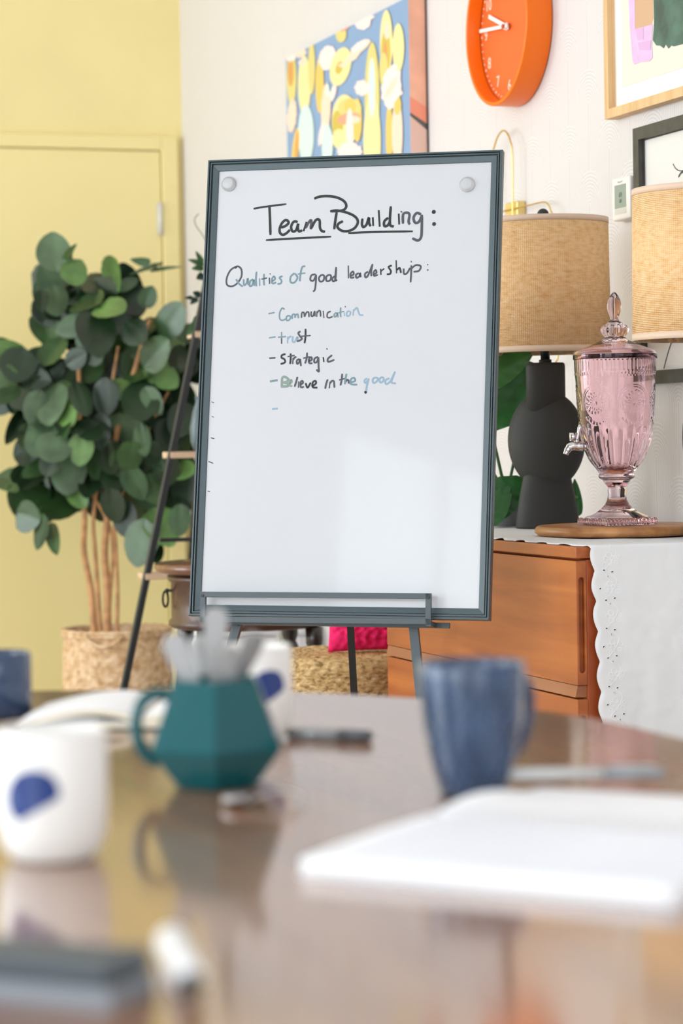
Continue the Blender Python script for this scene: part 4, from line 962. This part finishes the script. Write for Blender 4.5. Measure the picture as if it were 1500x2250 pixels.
def figleaf(u, v, L, Wd, ang, tone, dd, jit=1.0):
    a = rad(ang); dx, dy = math.sin(a), -math.cos(a)
    c = (u / 2.8125, 450 + v / 2.8125); L *= 1.12; Wd *= 1.22; l2 = L / 2.8125 / 2
    tilt = rnd.uniform(-0.05, 0.05) * jit
    b = atD(c[0] - dx * l2, c[1] - dy * l2, dd + 0.02 + tilt); t_ = atD(c[0] + dx * l2, c[1] + dy * l2, dd - 0.02 - tilt)
    nn = CAMN + HR * rnd.uniform(-0.45, 0.3) + UZ * rnd.uniform(-0.05, 0.5)
    leaf(g, b, t_, Wd / 2.8125 / (FPX / dd), nn, tone, rnd.uniform(-0.12, 0.22), 10, 8, 0.85 if Wd > 75 else 0.6, 0.0025)
for ln in LV.replace('\n', '|').split('|'):
    q = [float(w) for w in ln.split()]; figleaf(*q[:5], int(q[5]), BD + 0.02 + rnd.uniform(-0.16, 0.02))
for (cu, cv_, su, sv, n) in ((420, 600, 130, 170, 20), (620, 600, 150, 110, 16), (250, 1080, 180, 110, 26), (700, 1150, 240, 220, 46), (500, 1500, 240, 220, 46), (900, 1500, 190, 260, 40), (300, 1750, 150, 120, 18), (1080, 1250, 110, 330, 26), (760, 1800, 190, 100, 14), (950, 850, 120, 80, 10), (30, 1050, 60, 120, 10)):
    for k in range(int(n * 1.35)):
        u, v = rnd.gauss(cu, su * 0.6), rnd.gauss(cv_, sv * 0.6)
        if v > 1880: continue
        figleaf(u, v, rnd.uniform(170, 250), rnd.uniform(140, 200), rnd.choice((rnd.uniform(120, 240), rnd.uniform(0, 360))), rnd.choice((0, 0, 0, 1)), BD + rnd.uniform(0.04, 0.28))
g.build('foliage', LEAF, fig)

# ================================================================== ladder shelf, vase and trailing plant
LY = 7.0
LWOOD = wood('pale_pine', (196, 164, 134), (222, 194, 166), 0, 0.5)
lt, lb = onY(438, 700, LY), onY(272, 1512, LY); sl_ = (lt.x - lb.x) / (lt.z - lb.z)
def railx(z): return lb.x + sl_ * (z - lb.z)
LCX = onY(562, 1000, LY).x; ZAP = (LCX - 0.03 - lb.x) / sl_ + lb.z
ZAP = min(ZAP, 1.72)
lad = thing('ladder_shelf', (LCX, LY + 0.15, 0), 'black A-shaped ladder shelf with pale wooden treads left of the whiteboard', 'ladder shelf')
for sgn in (-1, 1):
    f = lambda z, Yy, ins=0.0: Vector((LCX + sgn * (LCX - railx(z) - ins), Yy, z))
    g = G().bar(f(0, LY), f(ZAP, LY), 0.020, 0.020, side=Y1, bev=0.002); g.build('front_rail', BLACK, lad)
    g = G().bar(f(0, LY + 0.30, 0.30), f(ZAP - 0.05, LY + 0.09, 0.03), 0.018, 0.018, side=Y1); g.build('rear_rail', BLACK, lad)
for py in (735, 1000, 1265, 1530):
    z = onY(378, py, LY).z; hx = LCX - railx(z)
    dp = 0.095
    g = G().box((LCX, LY + dp / 2 - 0.012, z), (2 * hx + 0.012, dp, 0.019), bev=0.002); g.build('shelf', LWOOD, lad)
z = onY(400, 1180, LY + 0.2).z; hx = LCX - railx(z) - 0.02
g = G().bar((LCX - hx, LY + 0.012, z), (LCX + hx, LY + 0.012, z), 0.012, 0.012); g.build('crossbar', BLACK, lad)
zsh = onY(378, 1000, LY).z + 0.0098
vc = onY(442, 980, LY + 0.06); vc.z = zsh
g = G().lathe([(0.0005, 0), (0.022, 0), (0.032, 0.03), (0.034, 0.07), (0.024, 0.12), (0.014, 0.15), (0.017, 0.165), (0.013, 0.165), (0.011, 0.15), (0.0005, 0.14)], vc, 28)
tag(g.build('vase', mat('slate_blue_glaze', (92, 110, 118), 0.35), origin=vc), 'small slate blue vase on the middle tread of the ladder shelf', 'vase')
zt_ = onY(378, 735, LY).z + 0.0098
pc = Vector((LCX - 0.02, LY + 0.045, zt_))
tr_ = thing('trailing_plant', pc, 'small trailing plant with pointed leaves on top of the ladder shelf', 'plant')
g = G().lathe([(0.0005, 0), (0.03, 0), (0.045, 0.085), (0.042, 0.085), (0.038, 0.075), (0.0005, 0.075)], pc, 28); g.build('pot', mat('terracotta_pot', (190, 120, 88), 0.7), tr_)
g = G(); gs = G(); c_ = pc + UZ * 0.075
def vine(pts, r=0.0016, d=LY + 0.05): p = cr([c_] + [onY(x, y, d) for x, y in pts], 6); gs.tube(p, r, 6)
vine([(500, 600), (455, 585), (440, 572)]); vine([(490, 640), (450, 640), (425, 652)]); vine([(470, 560), (447, 520), (430, 495), (428, 480), (436, 470)]); vine([(480, 680), (455, 700), (435, 690)])
def tl(a, b, w, m_=1): leaf(g, onY(*a, LY + 0.03), onY(*b, LY + 0.02), w, CAMN + UZ * 0.3, m_, 0.1, 6, 4)
tl((448, 582), (414, 570), 0.02); tl((446, 580), (430, 552), 0.018); tl((448, 588), (422, 590), 0.024); tl((450, 605), (432, 612), 0.03, 0); tl((440, 650), (424, 642), 0.022, 0); tl((434, 655), (418, 668), 0.02, 0); tl((425, 655), (406, 654), 0.014, 0)
tl((440, 690), (422, 742), 0.03, 1); tl((450, 700), (410, 735), 0.04, 1); tl((460, 640), (470, 600), 0.03); tl((500, 620), (520, 560), 0.03); tl((520, 640), (560, 600), 0.03)
g.build('foliage', [mat('vine_dark', (34, 62, 48), 0.45), mat('vine_green', (66, 104, 62), 0.45)], tr_); gs.build('stem', mat('vine_stem', (120, 136, 110), 0.6), tr_)

# ================================================================== round wooden side table, storage boxes, seagrass ottoman, cushion
SDist = 6.62
sc = atD(545, 1300, SDist); sc.z = 0
SPX = FPX / SDist
MAHO = wood('mahogany', (50, 25, 18), (84, 44, 32), 0, 0.4, coat=0.15); MAHO_T = wood('mahogany_edge', (86, 46, 32), (124, 72, 50), 0, 0.3, coat=0.4); DARKW = mat('dark_turned_wood', (36, 26, 22), 0.35, coat=0.4)
st_ = thing('side_table', sc, 'round dark mahogany side table with ring pull behind the whiteboard', 'side table')
zt2, za, zb = atD(345, 1240, SDist).z, atD(372, 1264, SDist - .0).z, atD(400, 1378, SDist).z
RT_, RA = (545 - 340) / SPX, (545 - 371) / SPX
g = G().lathe([(0.001, zt2 - 0.024), (RT_ - 0.03, zt2 - 0.024), (RT_ - 0.006, zt2 - 0.018), (RT_, zt2 - 0.008), (RT_ - 0.003, zt2 + 0.001), (RT_ - 0.012, zt2 + 0.005), (0.001, zt2 + 0.005)], sc, 72); g.build('tabletop', MAHO_T, st_)
g = G().lathe([(0.001, zb), (RA - 0.012, zb), (RA + 0.002, zb + 0.008), (RA + 0.002, zb + 0.018), (RA - 0.006, zb + 0.026), (RA - 0.006, za - 0.018), (RA + 0.002, za - 0.012), (RA + 0.004, za), (0.001, za + 0.012)], sc, 72); g.build('apron', MAHO, st_)
for k in range(4):
    th_ = rad(31 + 90 * k); p = sc + HR * (0.21 * math.sin(th_)) + HF * (0.21 * math.cos(th_))
    h = zb / 0.53
    g = G().lathe([(0.012, 0), (0.016, 0.02), (0.014, 0.05), (0.018, 0.2 * h), (0.021, 0.38 * h), (0.016, 0.42 * h), (0.024, 0.44 * h), (0.024, 0.46 * h), (0.017, 0.475 * h), (0.023, 0.49 * h), (0.024, zb + 0.002)], p, 20); g.build('leg', DARKW, st_)
rp = atD(371, 1312, SDist) - HF * 0.05 - HR * 0.002
g = G(); 
g.tube([rp + UZ * (0.021 * math.cos(TAU * k / 24) - 0.002) + (HF * 0.85 + HR * 0.35).normalized() * (0.016 * math.sin(TAU * k / 24)) - HR * 0.004 for k in range(24)], 0.0032, 8, closed=True)
g.sphere(rp + UZ * 0.021, 0.006); g.tube([rp + UZ * 0.021, rp + UZ * 0.021 + HR * 0.03 ], 0.004, 8)
g.build('ring_pull', mat('dark_bronze', (52, 56, 50), 0.35, metal=0.6), st_)
BIN = mat('white_storage_plastic', (232, 233, 238), 0.4)
def bin_(x0, x1, ytop, Y, dep, label):
    a, b = onY(x0, ytop, Y), onY(x1, ytop, Y); z = (a.z + b.z) / 2
    t = thing('storage_box', ((a.x + b.x) / 2, Y + dep / 2, 0), label, 'storage box', 'white storage boxes behind the side table')
    bevel(G().box(((a.x + b.x) / 2, Y + dep / 2, (z - 0.035) / 2), (b.x - a.x - 0.012, dep - 0.012, z - 0.035)).build('box_body', BIN, t), 0.008, 3)
    bevel(G().box(((a.x + b.x) / 2, Y + dep / 2, z - 0.017), (b.x - a.x, dep, 0.034)).build('lid', BIN, t), 0.012, 3)
bin_(438, 617, 1378, 7.42, 0.3, 'wide white plastic box on the floor between the side table legs')
bin_(651, 698, 1374, 7.42, 0.22, 'narrow white plastic box at the wall behind the right side table leg')
OD = 6.02; oc = atD(748, 1430, OD); oc.z = 0; OR_, OH = 0.215, atD(748, 1449, OD - 0.21).z
def seat_mat():
    m = mat('seagrass_ottoman', (204, 170, 116), 0.85, 0.15); t = NT(m); tc = t.new('ShaderNodeTexCoord')
    n = t.new('ShaderNodeTexNoise'); n.inputs['Scale'].default_value = 110; n.inputs['Detail'].default_value = 5; n.inputs['Distortion'].default_value = 0.5; mp = t.new('ShaderNodeMapping'); mp.inputs['Scale'].default_value = (0.6, 0.6, 1.3); t.l(tc.outputs['Object'], mp.inputs[0]); t.l(mp.outputs[0], n.inputs[0])
    t.l(t.ramp(n.outputs[0], [(0.3, (130, 104, 64)), (0.46, (196, 162, 110)), (0.6, (216, 184, 132)), (0.74, (238, 218, 176))]), t.p.inputs['Base Color']); t.bump(n.outputs[0], 0.9, 0.006); return m
prof = [(0.001, 0.0)] + [(OR_ - 0.004 + 0.006 * math.sin(math.pi * k / 60), OH * 0.95 * k / 60) for k in range(61)] + [(OR_ - 0.012, OH * 0.98)] + [(OR_ * (1 - k / 28) - 0.014 * (k < 28) * (1 - k / 28), OH) for k in range(1, 28)] + [(0.001, OH)]
def wv(r, z, a, i):
    if 1 <= i <= 61: return r + 0.006 * abs(math.sin(z * 190 + 1.3 * math.sin(a * 9))) * (0.5 + 0.5 * math.sin(a * 46 + (int(z * 190 / math.pi) % 2) * math.pi))
    return r
g = G().lathe(prof, oc, 220, fn=wv)
ot = g.build('seagrass_ottoman', seat_mat(), origin=oc); tag(ot, 'round woven seagrass ottoman on the floor below the whiteboard', 'ottoman')
for v in ot.data.vertices:
    if v.co.z > OH * 0.99:
        rr = math.hypot(v.co.x, v.co.y); v.co.z += 0.003 * math.sin(rr * 420) + 0.003 * noise.noise(v.co * 60)
PINKF = mat('hot_pink_chenille', (240, 44, 104), 0.9, 0.1, noise_amt=0.15, nscale=60)
ZO = OH + 0.004
cc = atD(822, 1400, OD - 0.05); cw, chh2, ct = 0.115, 0.105, 0.05
cax = (HR.copy(), -HF, UZ)
tlt = rad(0)
g = G(); vs = []; NU, NV = 44, 44
def cush(u, v, s):
    x, y = 2 * u - 1, 2 * v - 1; e = max(0, (1 - abs(x) ** 2.6)) ** 0.5 * max(0, (1 - abs(y) ** 2.6)) ** 0.5
    q = cc + HR * (x * cw * (1 - 0.05 * (1 - y * y))) + UZ * (y * chh2 * (1 - 0.05 * (1 - x * x))) - HF * (s * ct * e)
    nn = noise.noise(Vector((x * 7, y * 7, s))) * 0.012 * e + 0.007 * e * math.sin(x * 30 + 3 * math.sin(y * 9)) * math.sin(y * 26)
    return q - HF * (s * nn)
cc.z = ZO + chh2 - 0.001
g.grid(lambda u, v: cush(u, v, 1), NU, NV); g.grid(lambda u, v: cush(u, v, -1), NU, NV)
tag(g.build('cushion', PINKF), 'hot pink textured cushion on the seagrass ottoman beside the sideboard', 'cushion')

# ================================================================== things on the large table
ZT = 0.7402
def tab(px, py, r=0.0): p = along(px, py, onz(px, py, ZT), r); p.z = ZT; return p
STONE = mat('white_stoneware', (242, 240, 236), 0.3, 0.5, coat=0.3); NAVY = mat('navy_glaze', (34, 62, 128), 0.25)
def cup(c, decal_ang, decal_z, label, R=0.0415, H=0.0985):
    prof = [(0.0005, 0.002), (R * 0.62, 0.002), (R * 0.68, 0.0), (R * 0.76, 0.0022), (R * 0.90, 0.011), (R * 0.975, 0.024), (R, 0.042), (R, H - 0.003), (R - 0.0015, H), (R - 0.0035, H - 0.001), (R - 0.004, H - 0.006), (R - 0.004, 0.03), (R * 0.6, 0.01), (0.0005, 0.008)]
    t = thing('cup', c, label, 'cup', 'white cups with a navy spot')
    G().lathe(prof, c, 64).build('cup_body', STONE, t)
    pts = [(math.cos(TAU * k / 40) * 0.0225, math.sin(TAU * k / 40) * 0.0190) for k in range(40)]
    pts = [(x * 0.88 - y * 0.47, y * 0.88 + x * 0.47) for x, y in pts]
    pts = [(x, max(y, -0.0130 + 0.55 * x if x > -0.012 else -0.03)) for x, y in pts]
    vs = []; RR = R + 0.0004; cen = Vector((c.x + RR * math.cos(decal_ang), c.y + RR * math.sin(decal_ang), c.z + decal_z))
    rings = [1, 0.66, 0.33]
    for s_ in rings:
        for x, y in pts: a = decal_ang + x * s_ / R; vs.append(Vector((c.x + RR * math.cos(a), c.y + RR * math.sin(a), c.z + decal_z + y * s_)))
    vs.append(cen); n = 40
    fs = [(i * n + k, i * n + (k + 1) % n, (i + 1) * n + (k + 1) % n, (i + 1) * n + k) for i in range(2) for k in range(n)] + [(2 * n + k, 2 * n + (k + 1) % n, 3 * n) for k in range(n)]
    g = G(); g.add(vs, fs, 0, True); d = g.build('spot', NAVY, t); d['label'] = 'navy oval spot'
    return t
FA = math.atan2(-HF.y, -HF.x)
cw_ = tab(118, 1900, 0.030)
cup(cw_, FA - 0.27, 0.052, 'white cup with navy oval spot at the left edge, nearest the camera')
ct_ = tab(556, 1634, 0.030)
cup(ct_, FA + 0.42, 0.056, 'white cup with navy spot standing behind the teal mug')

def stripe_cup(c, label):
    R, H = 0.041, 0.073
    return tag(G().lathe([(0.0005, 0.001), (R - 0.004, 0.0), (R, 0.004), (R, H - 0.003), (R - 0.002, H), (R - 0.004, H - 0.003), (R - 0.004, 0.008), (0.0005, 0.006)], c, 56).build('tumbler', mat('dark_navy_glaze', (44, 66, 98), 0.2, coat=0.4), origin=c), label, 'tumbler')
nb_c = tab(-8, 1580, 0.038)
stripe_cup(nb_c, 'short dark navy tumbler at the far left beside the open book')

# teal faceted mug holding cutlery
TEAL = mat('teal_glaze', (4, 84, 90), 0.15, 0.4, coat=0.1)
tc_ = tab(478, 1738, 0.040)
tm = thing('mug', tc_, 'teal faceted ceramic mug holding cutlery', 'mug')
ROTT = FA + 0.03
def hexa(r, z): return (r, z)
prof = [(0.0005, 0.003), (0.033, 0.003), (0.039, 0.0), (0.041, 0.002), (0.0665, 0.034), (0.0665, 0.037), (0.0425, 0.096), (0.041, 0.097), (0.0385, 0.096), (0.0380, 0.092), (0.058, 0.04), (0.038, 0.008), (0.0005, 0.007)]
o = G().lathe(prof, tc_, 6, smooth=False, rot=ROTT).build('mug_body', TEAL, tm); bevel(o, 0.0022, 3, 20)
hd = (-HR * 0.97 - HF * 0.24).normalized()
hp = lambda a, z: tc_ + hd * a + UZ * z
g = G().tube(cr([hp(0.038, 0.080), hp(0.052, 0.085), hp(0.066, 0.079), hp(0.0725, 0.064), hp(0.072, 0.046), hp(0.065, 0.031), hp(0.054, 0.022)], 6), 0.0058, 14)
g.build('handle', TEAL, tm)
CUTL = mat('satin_steel', (176, 176, 176), 0.42, metal=0.55)
def utensil(kind, base, tip, turn, wtop, label, group='cutlery in the teal mug'):
    """handle up, head down in the mug"""
    d = (tip - base).normalized(); L = (tip - base).length
    s0 = HR - d * HR.dot(d); s0.normalize(); f0 = d.cross(s0); sd = s0 * math.cos(turn) + f0 * math.sin(turn); nn = d.cross(sd)
    head = {'fork': [(0, .013), (.03, .016), (.10, .017), (.2, .010)], 'spoon': [(0, .006), (.04, .016), (.12, .021), (.22, .014)], 'knife': [(0, .005), (.05, .013), (.2, .014), (.3, .013)]}[kind]
    ws = head + [(.36, .0075), (.5, .0085), (.7, wtop * 0.78), (.85, wtop * 0.95), (.94, wtop), (.975, wtop * 0.86), (1, wtop * 0.45)]
    g = G(); th = 0.0026 if kind == 'knife' else 0.0019; vs = []
    for t, w in ws:
        bow = 0.004 * math.sin(math.pi * t) - (0.003 * math.sin(math.pi * min(1, t / .25)) if kind != 'knife' else 0)
        p = base + d * (L * t) + nn * bow
        for a_, b_ in ((-.5, .2), (-.3, .5), (.3, .5), (.5, .2), (.5, -.2), (.3, -.5), (-.3, -.5), (-.5, -.2)): vs.append(p + sd * (w * a_) + nn * (th * b_))
    fs = [(i * 8 + k, i * 8 + (k + 1) % 8, (i + 1) * 8 + (k + 1) % 8, (i + 1) * 8 + k) for i in range(len(ws) - 1) for k in range(8)] + [list(range(8)), [(len(ws) - 1) * 8 + k for k in range(8)]]
    g.add(vs, fs, 0, False)
    return tag(g.build(kind, CUTL, origin=base), label, kind, group)
def up_(px, py, off): return atD(px, py, (tc_ - EYE).dot(FW) + off)
bz = lambda a, b: tc_ + HR * a + HF * b + UZ * 0.0105
utensil('fork', bz(0.014, -0.006), up_(374, 1396, -0.004), 0.15, .023, 'steel fork handle leaning to the left in the teal mug')
utensil('spoon', bz(-0.004, 0.012), up_(474, 1335, 0.016), 0.1, .022, 'tallest steel spoon handle, in the middle of the teal mug')
utensil('fork', bz(0.004, 0.022), up_(438, 1396, 0.034), -0.2, .022, 'steel fork handle just left of the tallest one in the teal mug')
utensil('spoon', bz(0.006, -0.016), up_(506, 1420, -0.022), 0.3, .017, 'short steel spoon handle in front of the tallest one in the teal mug')
utensil('knife', bz(-0.016, 0.002), up_(566, 1392, 0.004), 0.55, .022, 'steel knife handle leaning to the right in the teal mug')
# teaspoon on the table right of the teal mug
def flat_spoon(a, b, label):
    d = (b - a).normalized(); L = (b - a).length; sd = UZ.cross(d); g = G()
    def fn(u, v):
        t = u; w = 0.0065 + 0.026 * math.sin(math.pi * min(1, t / 0.34)) ** 0.8 if t < 0.34 else 0.0085 + 0.004 * max(0, (t - 0.6) / 0.4)
        s = v - 0.5; z = 0.0028 + (0.010 * max(0, math.sin(math.pi * (t - 0.28) / 0.8)) if t > 0.28 else 0) + (0.018 * s * s * 4 * 0.35 if t < 0.34 else 0)
        return a + d * (t * L) + sd * (s * w) + UZ * z
    g.grid(fn, 40, 8, thick=0.0016, nrm=UZ); return tag(g.build('spoon', STEEL), label, 'spoon')
flat_spoon(tab(488, 1772), tab(668, 1768), 'steel spoon lying on the table right of the teal mug')
# grey pen lying behind
def pen(a, b, r, label, mats, name='pen'):
    d = (b - a).normalized(); a = a + UZ * r; b = b + UZ * r; L = (b - a).length
    t = thing(name, (a + b) / 2 - UZ * r, label, name)
    G().tube([a, a + d * 0.002, a + d * L * 0.62], [r * 0.7, r, r], 16).build('barrel', mats[0], t)
    G().tube([a + d * L * 0.62, a + d * L * 0.96, a + d * L], [r * 1.06, r * 1.02, r * 0.5], 16).build('cap', mats[1], t)
    G().bar(a + d * L * 0.66 + UZ * r * 1.2, a + d * L * 0.93 + UZ * r * 1.2, 0.003, 0.0012, side=UZ.cross(d)).build('clip', CHROME, t)
    return t
GREYP = mat('grey_pen_plastic', (150, 154, 156), 0.3, metal=0.3); DGREY = mat('dark_grey_plastic', (78, 82, 86), 0.4)
pen(tab(632, 1622), tab(818, 1630), 0.0058, 'grey metal pen lying on the table behind the blue mug', (GREYP, DGREY))

# blue dotted mug
BLUE = mat('denim_blue_glaze', (42, 66, 98), 0.25, 0.5, coat=0.5, noise_amt=0.12, nscale=30); DOTB = mat('pale_blue_dots', (156, 186, 214), 0.4)
bm_ = tab(1040, 1757, 0.029)
bmug = thing('mug', bm_, 'blue speckled ceramic mug behind the spiral notebook', 'mug')
bprof = [(0.0005, 0.003), (0.024, 0.003), (0.027, 0.0), (0.029, 0.0025), (0.034, 0.020), (0.039, 0.040), (0.0425, 0.062), (0.0448, 0.088), (0.0462, 0.113), (0.0455, 0.1155), (0.0438, 0.1155), (0.043, 0.112), (0.041, 0.08), (0.036, 0.045), (0.027, 0.012), (0.0005, 0.008)]
g = G().lathe(bprof, bm_, 64)
def brad(z):
    for (r0, z0), (r1, z1) in zip(bprof[2:9], bprof[3:10]):
        if z0 <= z <= z1: return r0 + (r1 - r0) * (z - z0) / (z1 - z0)
    return 0.0462
for i in range(10):
    for k in range(20):
        z = 0.012 + i * 0.0100; a = TAU * (k + 0.5 * (i % 2)) / 20; r = brad(z); nrm = Vector((math.cos(a), math.sin(a), 0))
        g.disc(bm_ + nrm * (r - 0.0001) + UZ * z, 0.0008, nrm, 0.0004, 6, 1)
g.build('mug_body', [BLUE, DOTB], bmug)
hb = (HR * 0.80 + HF * 0.60).normalized(); hq = lambda a, z: bm_ + hb * a + UZ * z
G().tube(cr([hq(0.043, 0.101), hq(0.054, 0.101), hq(0.0640, 0.088), hq(0.0655, 0.066), hq(0.058, 0.044), hq(0.047, 0.032), hq(0.035, 0.027)], 6), 0.0052, 14).build('handle', mat('dark_blue_glaze', (38, 58, 92), 0.25, coat=0.5), bmug)

# open spiral notebook
na = (Vector((0.66, -0.75, 0))).normalized(); nb = Vector((0.75, 0.66, 0)).normalized()
n0 = onz(662, 1925, ZT); n0.z = ZT
PL, PWd = 0.285, 0.205
ntb = thing('spiral_notebook', n0 + na * PL / 2 + nb * PWd, 'open white spiral notebook lying at the right of the table', 'notebook')
def npt(a, b, z): return n0 + na * a + nb * b + UZ * z
g = G()
def page(a0, b0, b1, za, zb_, mi=0, seed=0, lift=0.0):
    def fn(u, v):
        b = b0 + (b1 - b0) * v; z = za + (zb_ - za) * v + 0.002 * math.sin(u * 5 + seed) * math.sin(v * math.pi)
        z += lift * (1 - u) ** 3 * math.sin(math.pi * min(1, v + .2)) 
        return npt(a0 + (PL - 2 * a0) * u, b, z)
    return fn
G().grid(page(0, 0, PWd - 0.004, 0.0125, 0.0155, seed=1), 20, 14, thick=0.0115, nrm=UZ).build('page_block', PAPER, ntb)
G().grid(page(0, PWd + 0.006, 2 * PWd, 0.0105, 0.0085, seed=2, lift=0.010), 20, 14, thick=0.0075, nrm=UZ).build('page_block', PAPER, ntb)
G().box(npt(PL / 2, PWd + 0.001, 0.0006), (PL + 0.004, 2 * PWd + 0.006, 0.0012), (na, nb, UZ)).build('cover', mat('white_card', (236, 236, 238), 0.5), ntb)
g = G(); 
for k in range(33):
    a = 0.010 + k * (PL - 0.02) / 32
    g.tube([npt(a + 0.0012 * math.cos(t), PWd + 0.001 + 0.0105 * math.cos(t), 0.0125 + 0.0078 * math.sin(t)) for t in [TAU * j / 14 for j in range(14)]], 0.0008, 6, closed=True)
g.build('spiral_binding', mat('white_wire', (226, 226, 230), 0.35), ntb)
g = G()
for k in range(1, 22):
    b = k * (PWd - 0.02) / 22 + 0.005; g.ribbon([npt(0.01 + (PL - 0.02) * u / 20, b, 0.0126 + 0.003 * (b / (PWd - .004)) + 0.002 * math.sin(u / 20 * 5 + 1) * math.sin(b / (PWd - .004) * math.pi)) for u in range(21)], 0.0006, 0.0002, na, nb, UZ)
g.build('ruled_lines', mat('pale_ruling', (206, 212, 230), 0.6), ntb)
zpn = onz(1108, 1705, ZT + 0.013)
pa_, pb_ = onz(1100, 1716, ZT + 0.0125), onz(1520, 1712, ZT + 0.0125); pb_ = pa_ + (pb_ - pa_).normalized() * 0.142
pen(pa_, pb_, 0.0055, 'pale grey pen lying across the far page of the spiral notebook', (mat('pale_grey_pen', (206, 208, 206), 0.35), GREYP))

# open book at the far end of the table
bx, by = HR.copy(), HF.copy(); rot = rad(3); bx, by = bx * math.cos(rot) - by * math.sin(rot), bx * math.sin(rot) + by * math.cos(rot)
k0 = onz(300, 1604, ZT); k0.z = ZT
book = thing('open_book', k0 + by * 0.09, 'open book with cream pages curling up at the far left of the table', 'book')
def kb(x, y, z): return k0 + bx * x + by * y + UZ * z
CREAM = mat('cream_page_edges', (232, 222, 200), 0.7)
BLen, BWd = 0.20, 0.132
for sgn in (-1, 1): G().box(kb(sgn * (BWd / 2 + 0.002), BLen / 2, 0.001), (BWd + 0.004, BLen + 0.006, 0.002), (bx, by, UZ)).build('cover', mat('black_book_cover', (30, 28, 28), 0.5), book)
def blk(side, h0, bow, t0, name, z0):
    def top(u):     # u from spine to fore edge
        return z0 + h0 * (0.25 + 0.75 * math.sin(math.pi * min(1, u * 0.9 + 0.12)) ** 0.8) * (1 - 0.45 * u) + bow * math.sin(math.pi * u ** 0.7)
    g = G(); N = 24; vs = []
    for y in (0, BLen):
        for i in range(N + 1):
            u = i / N; x = side * BWd * u; vs += [kb(x, y, top(u)), kb(x, y, max(z0, top(u) - t0 * (1 - 0.3 * u)))]
    q = 2 * (N + 1); fs = []; ms = []
    for i in range(N):
        a = 2 * i; fs += [(a, a + 2, q + a + 2, q + a), (a + 1, q + a + 1, q + a + 3, a + 3)]; ms += [0, 0]
        fs += [(a, a + 1, a + 3, a + 2), (q + a, q + a + 2, q + a + 3, q + a + 1)]; ms += [1, 1]
    fs += [(0, q, q + 1, 1), (2 * N, 2 * N + 1, q + 2 * N + 1, q + 2 * N)]; ms += [1, 1]
    for f, mi in zip(fs, ms): g.add([vs[i] for i in f], [range(len(f))], mi, False)
    return g.build(name, [PAPER, CREAM], book)
blk(-1, 0.008, 0.0, 0.02, 'page_block', 0.0022)
blk(-1, 0.007, 0.009, 0.007, 'curled_pages', 0.008)
blk(1, 0.012, 0.006, 0.02, 'page_block', 0.0022)

# whiteboard eraser and marker in the left foreground
ER = 0.0242
e0 = tab(346, 2178); e1 = tab(243, 2224); 
ed = (e0 - e1); elen = ed.length; ey_ = ed.normalized(); ex_ = Vector((ey_.y, -ey_.x, 0))
if ex_.dot(HR) > 0: ex_ = -ex_
ew = elen
ec = e1 + ey_ * ew / 2 + ex_ * 0.065
ers = thing('board_eraser', Vector((ec.x, ec.y, ZT)), 'dark grey whiteboard eraser in the left foreground', 'eraser')
bevel(G().box(ec + UZ * 0.0055, (0.13, ew, 0.011), (ex_, ey_, UZ)).build('felt', mat('grey_felt', (150, 154, 160), 0.95, 0.1, bump=0.4, bscale=300), ers), 0.002)
bevel(G().box(ec + UZ * 0.0185, (0.128, ew - 0.002, 0.015), (ex_, ey_, UZ)).build('grip', mat('charcoal_plastic', (72, 80, 86), 0.45), ers), 0.005, 3)
m0, m1 = tab(376, 2100), tab(418, 2205)
md_ = (m1 - m0).normalized(); r = 0.0105
mk = thing('marker_pen', (m0 + m1) / 2, 'white dry erase marker with black tip beside the eraser', 'marker')
m0, m1 = m0 + UZ * r, m1 + UZ * r; L = 0.118
G().tube([m1 - md_ * L, m1 - md_ * (L - 0.002), m1 - md_ * 0.022, m1 - md_ * 0.004], [r * 0.8, r, r, r * 0.62], 24).build('barrel', mat('white_marker_plastic', (240, 240, 242), 0.35), mk)
G().tube([m1 - md_ * 0.004, m1 + md_ * 0.008], [r * 0.62, r * 0.5], 20).build('tip', mat('black_plastic', (20, 20, 22), 0.4), mk)
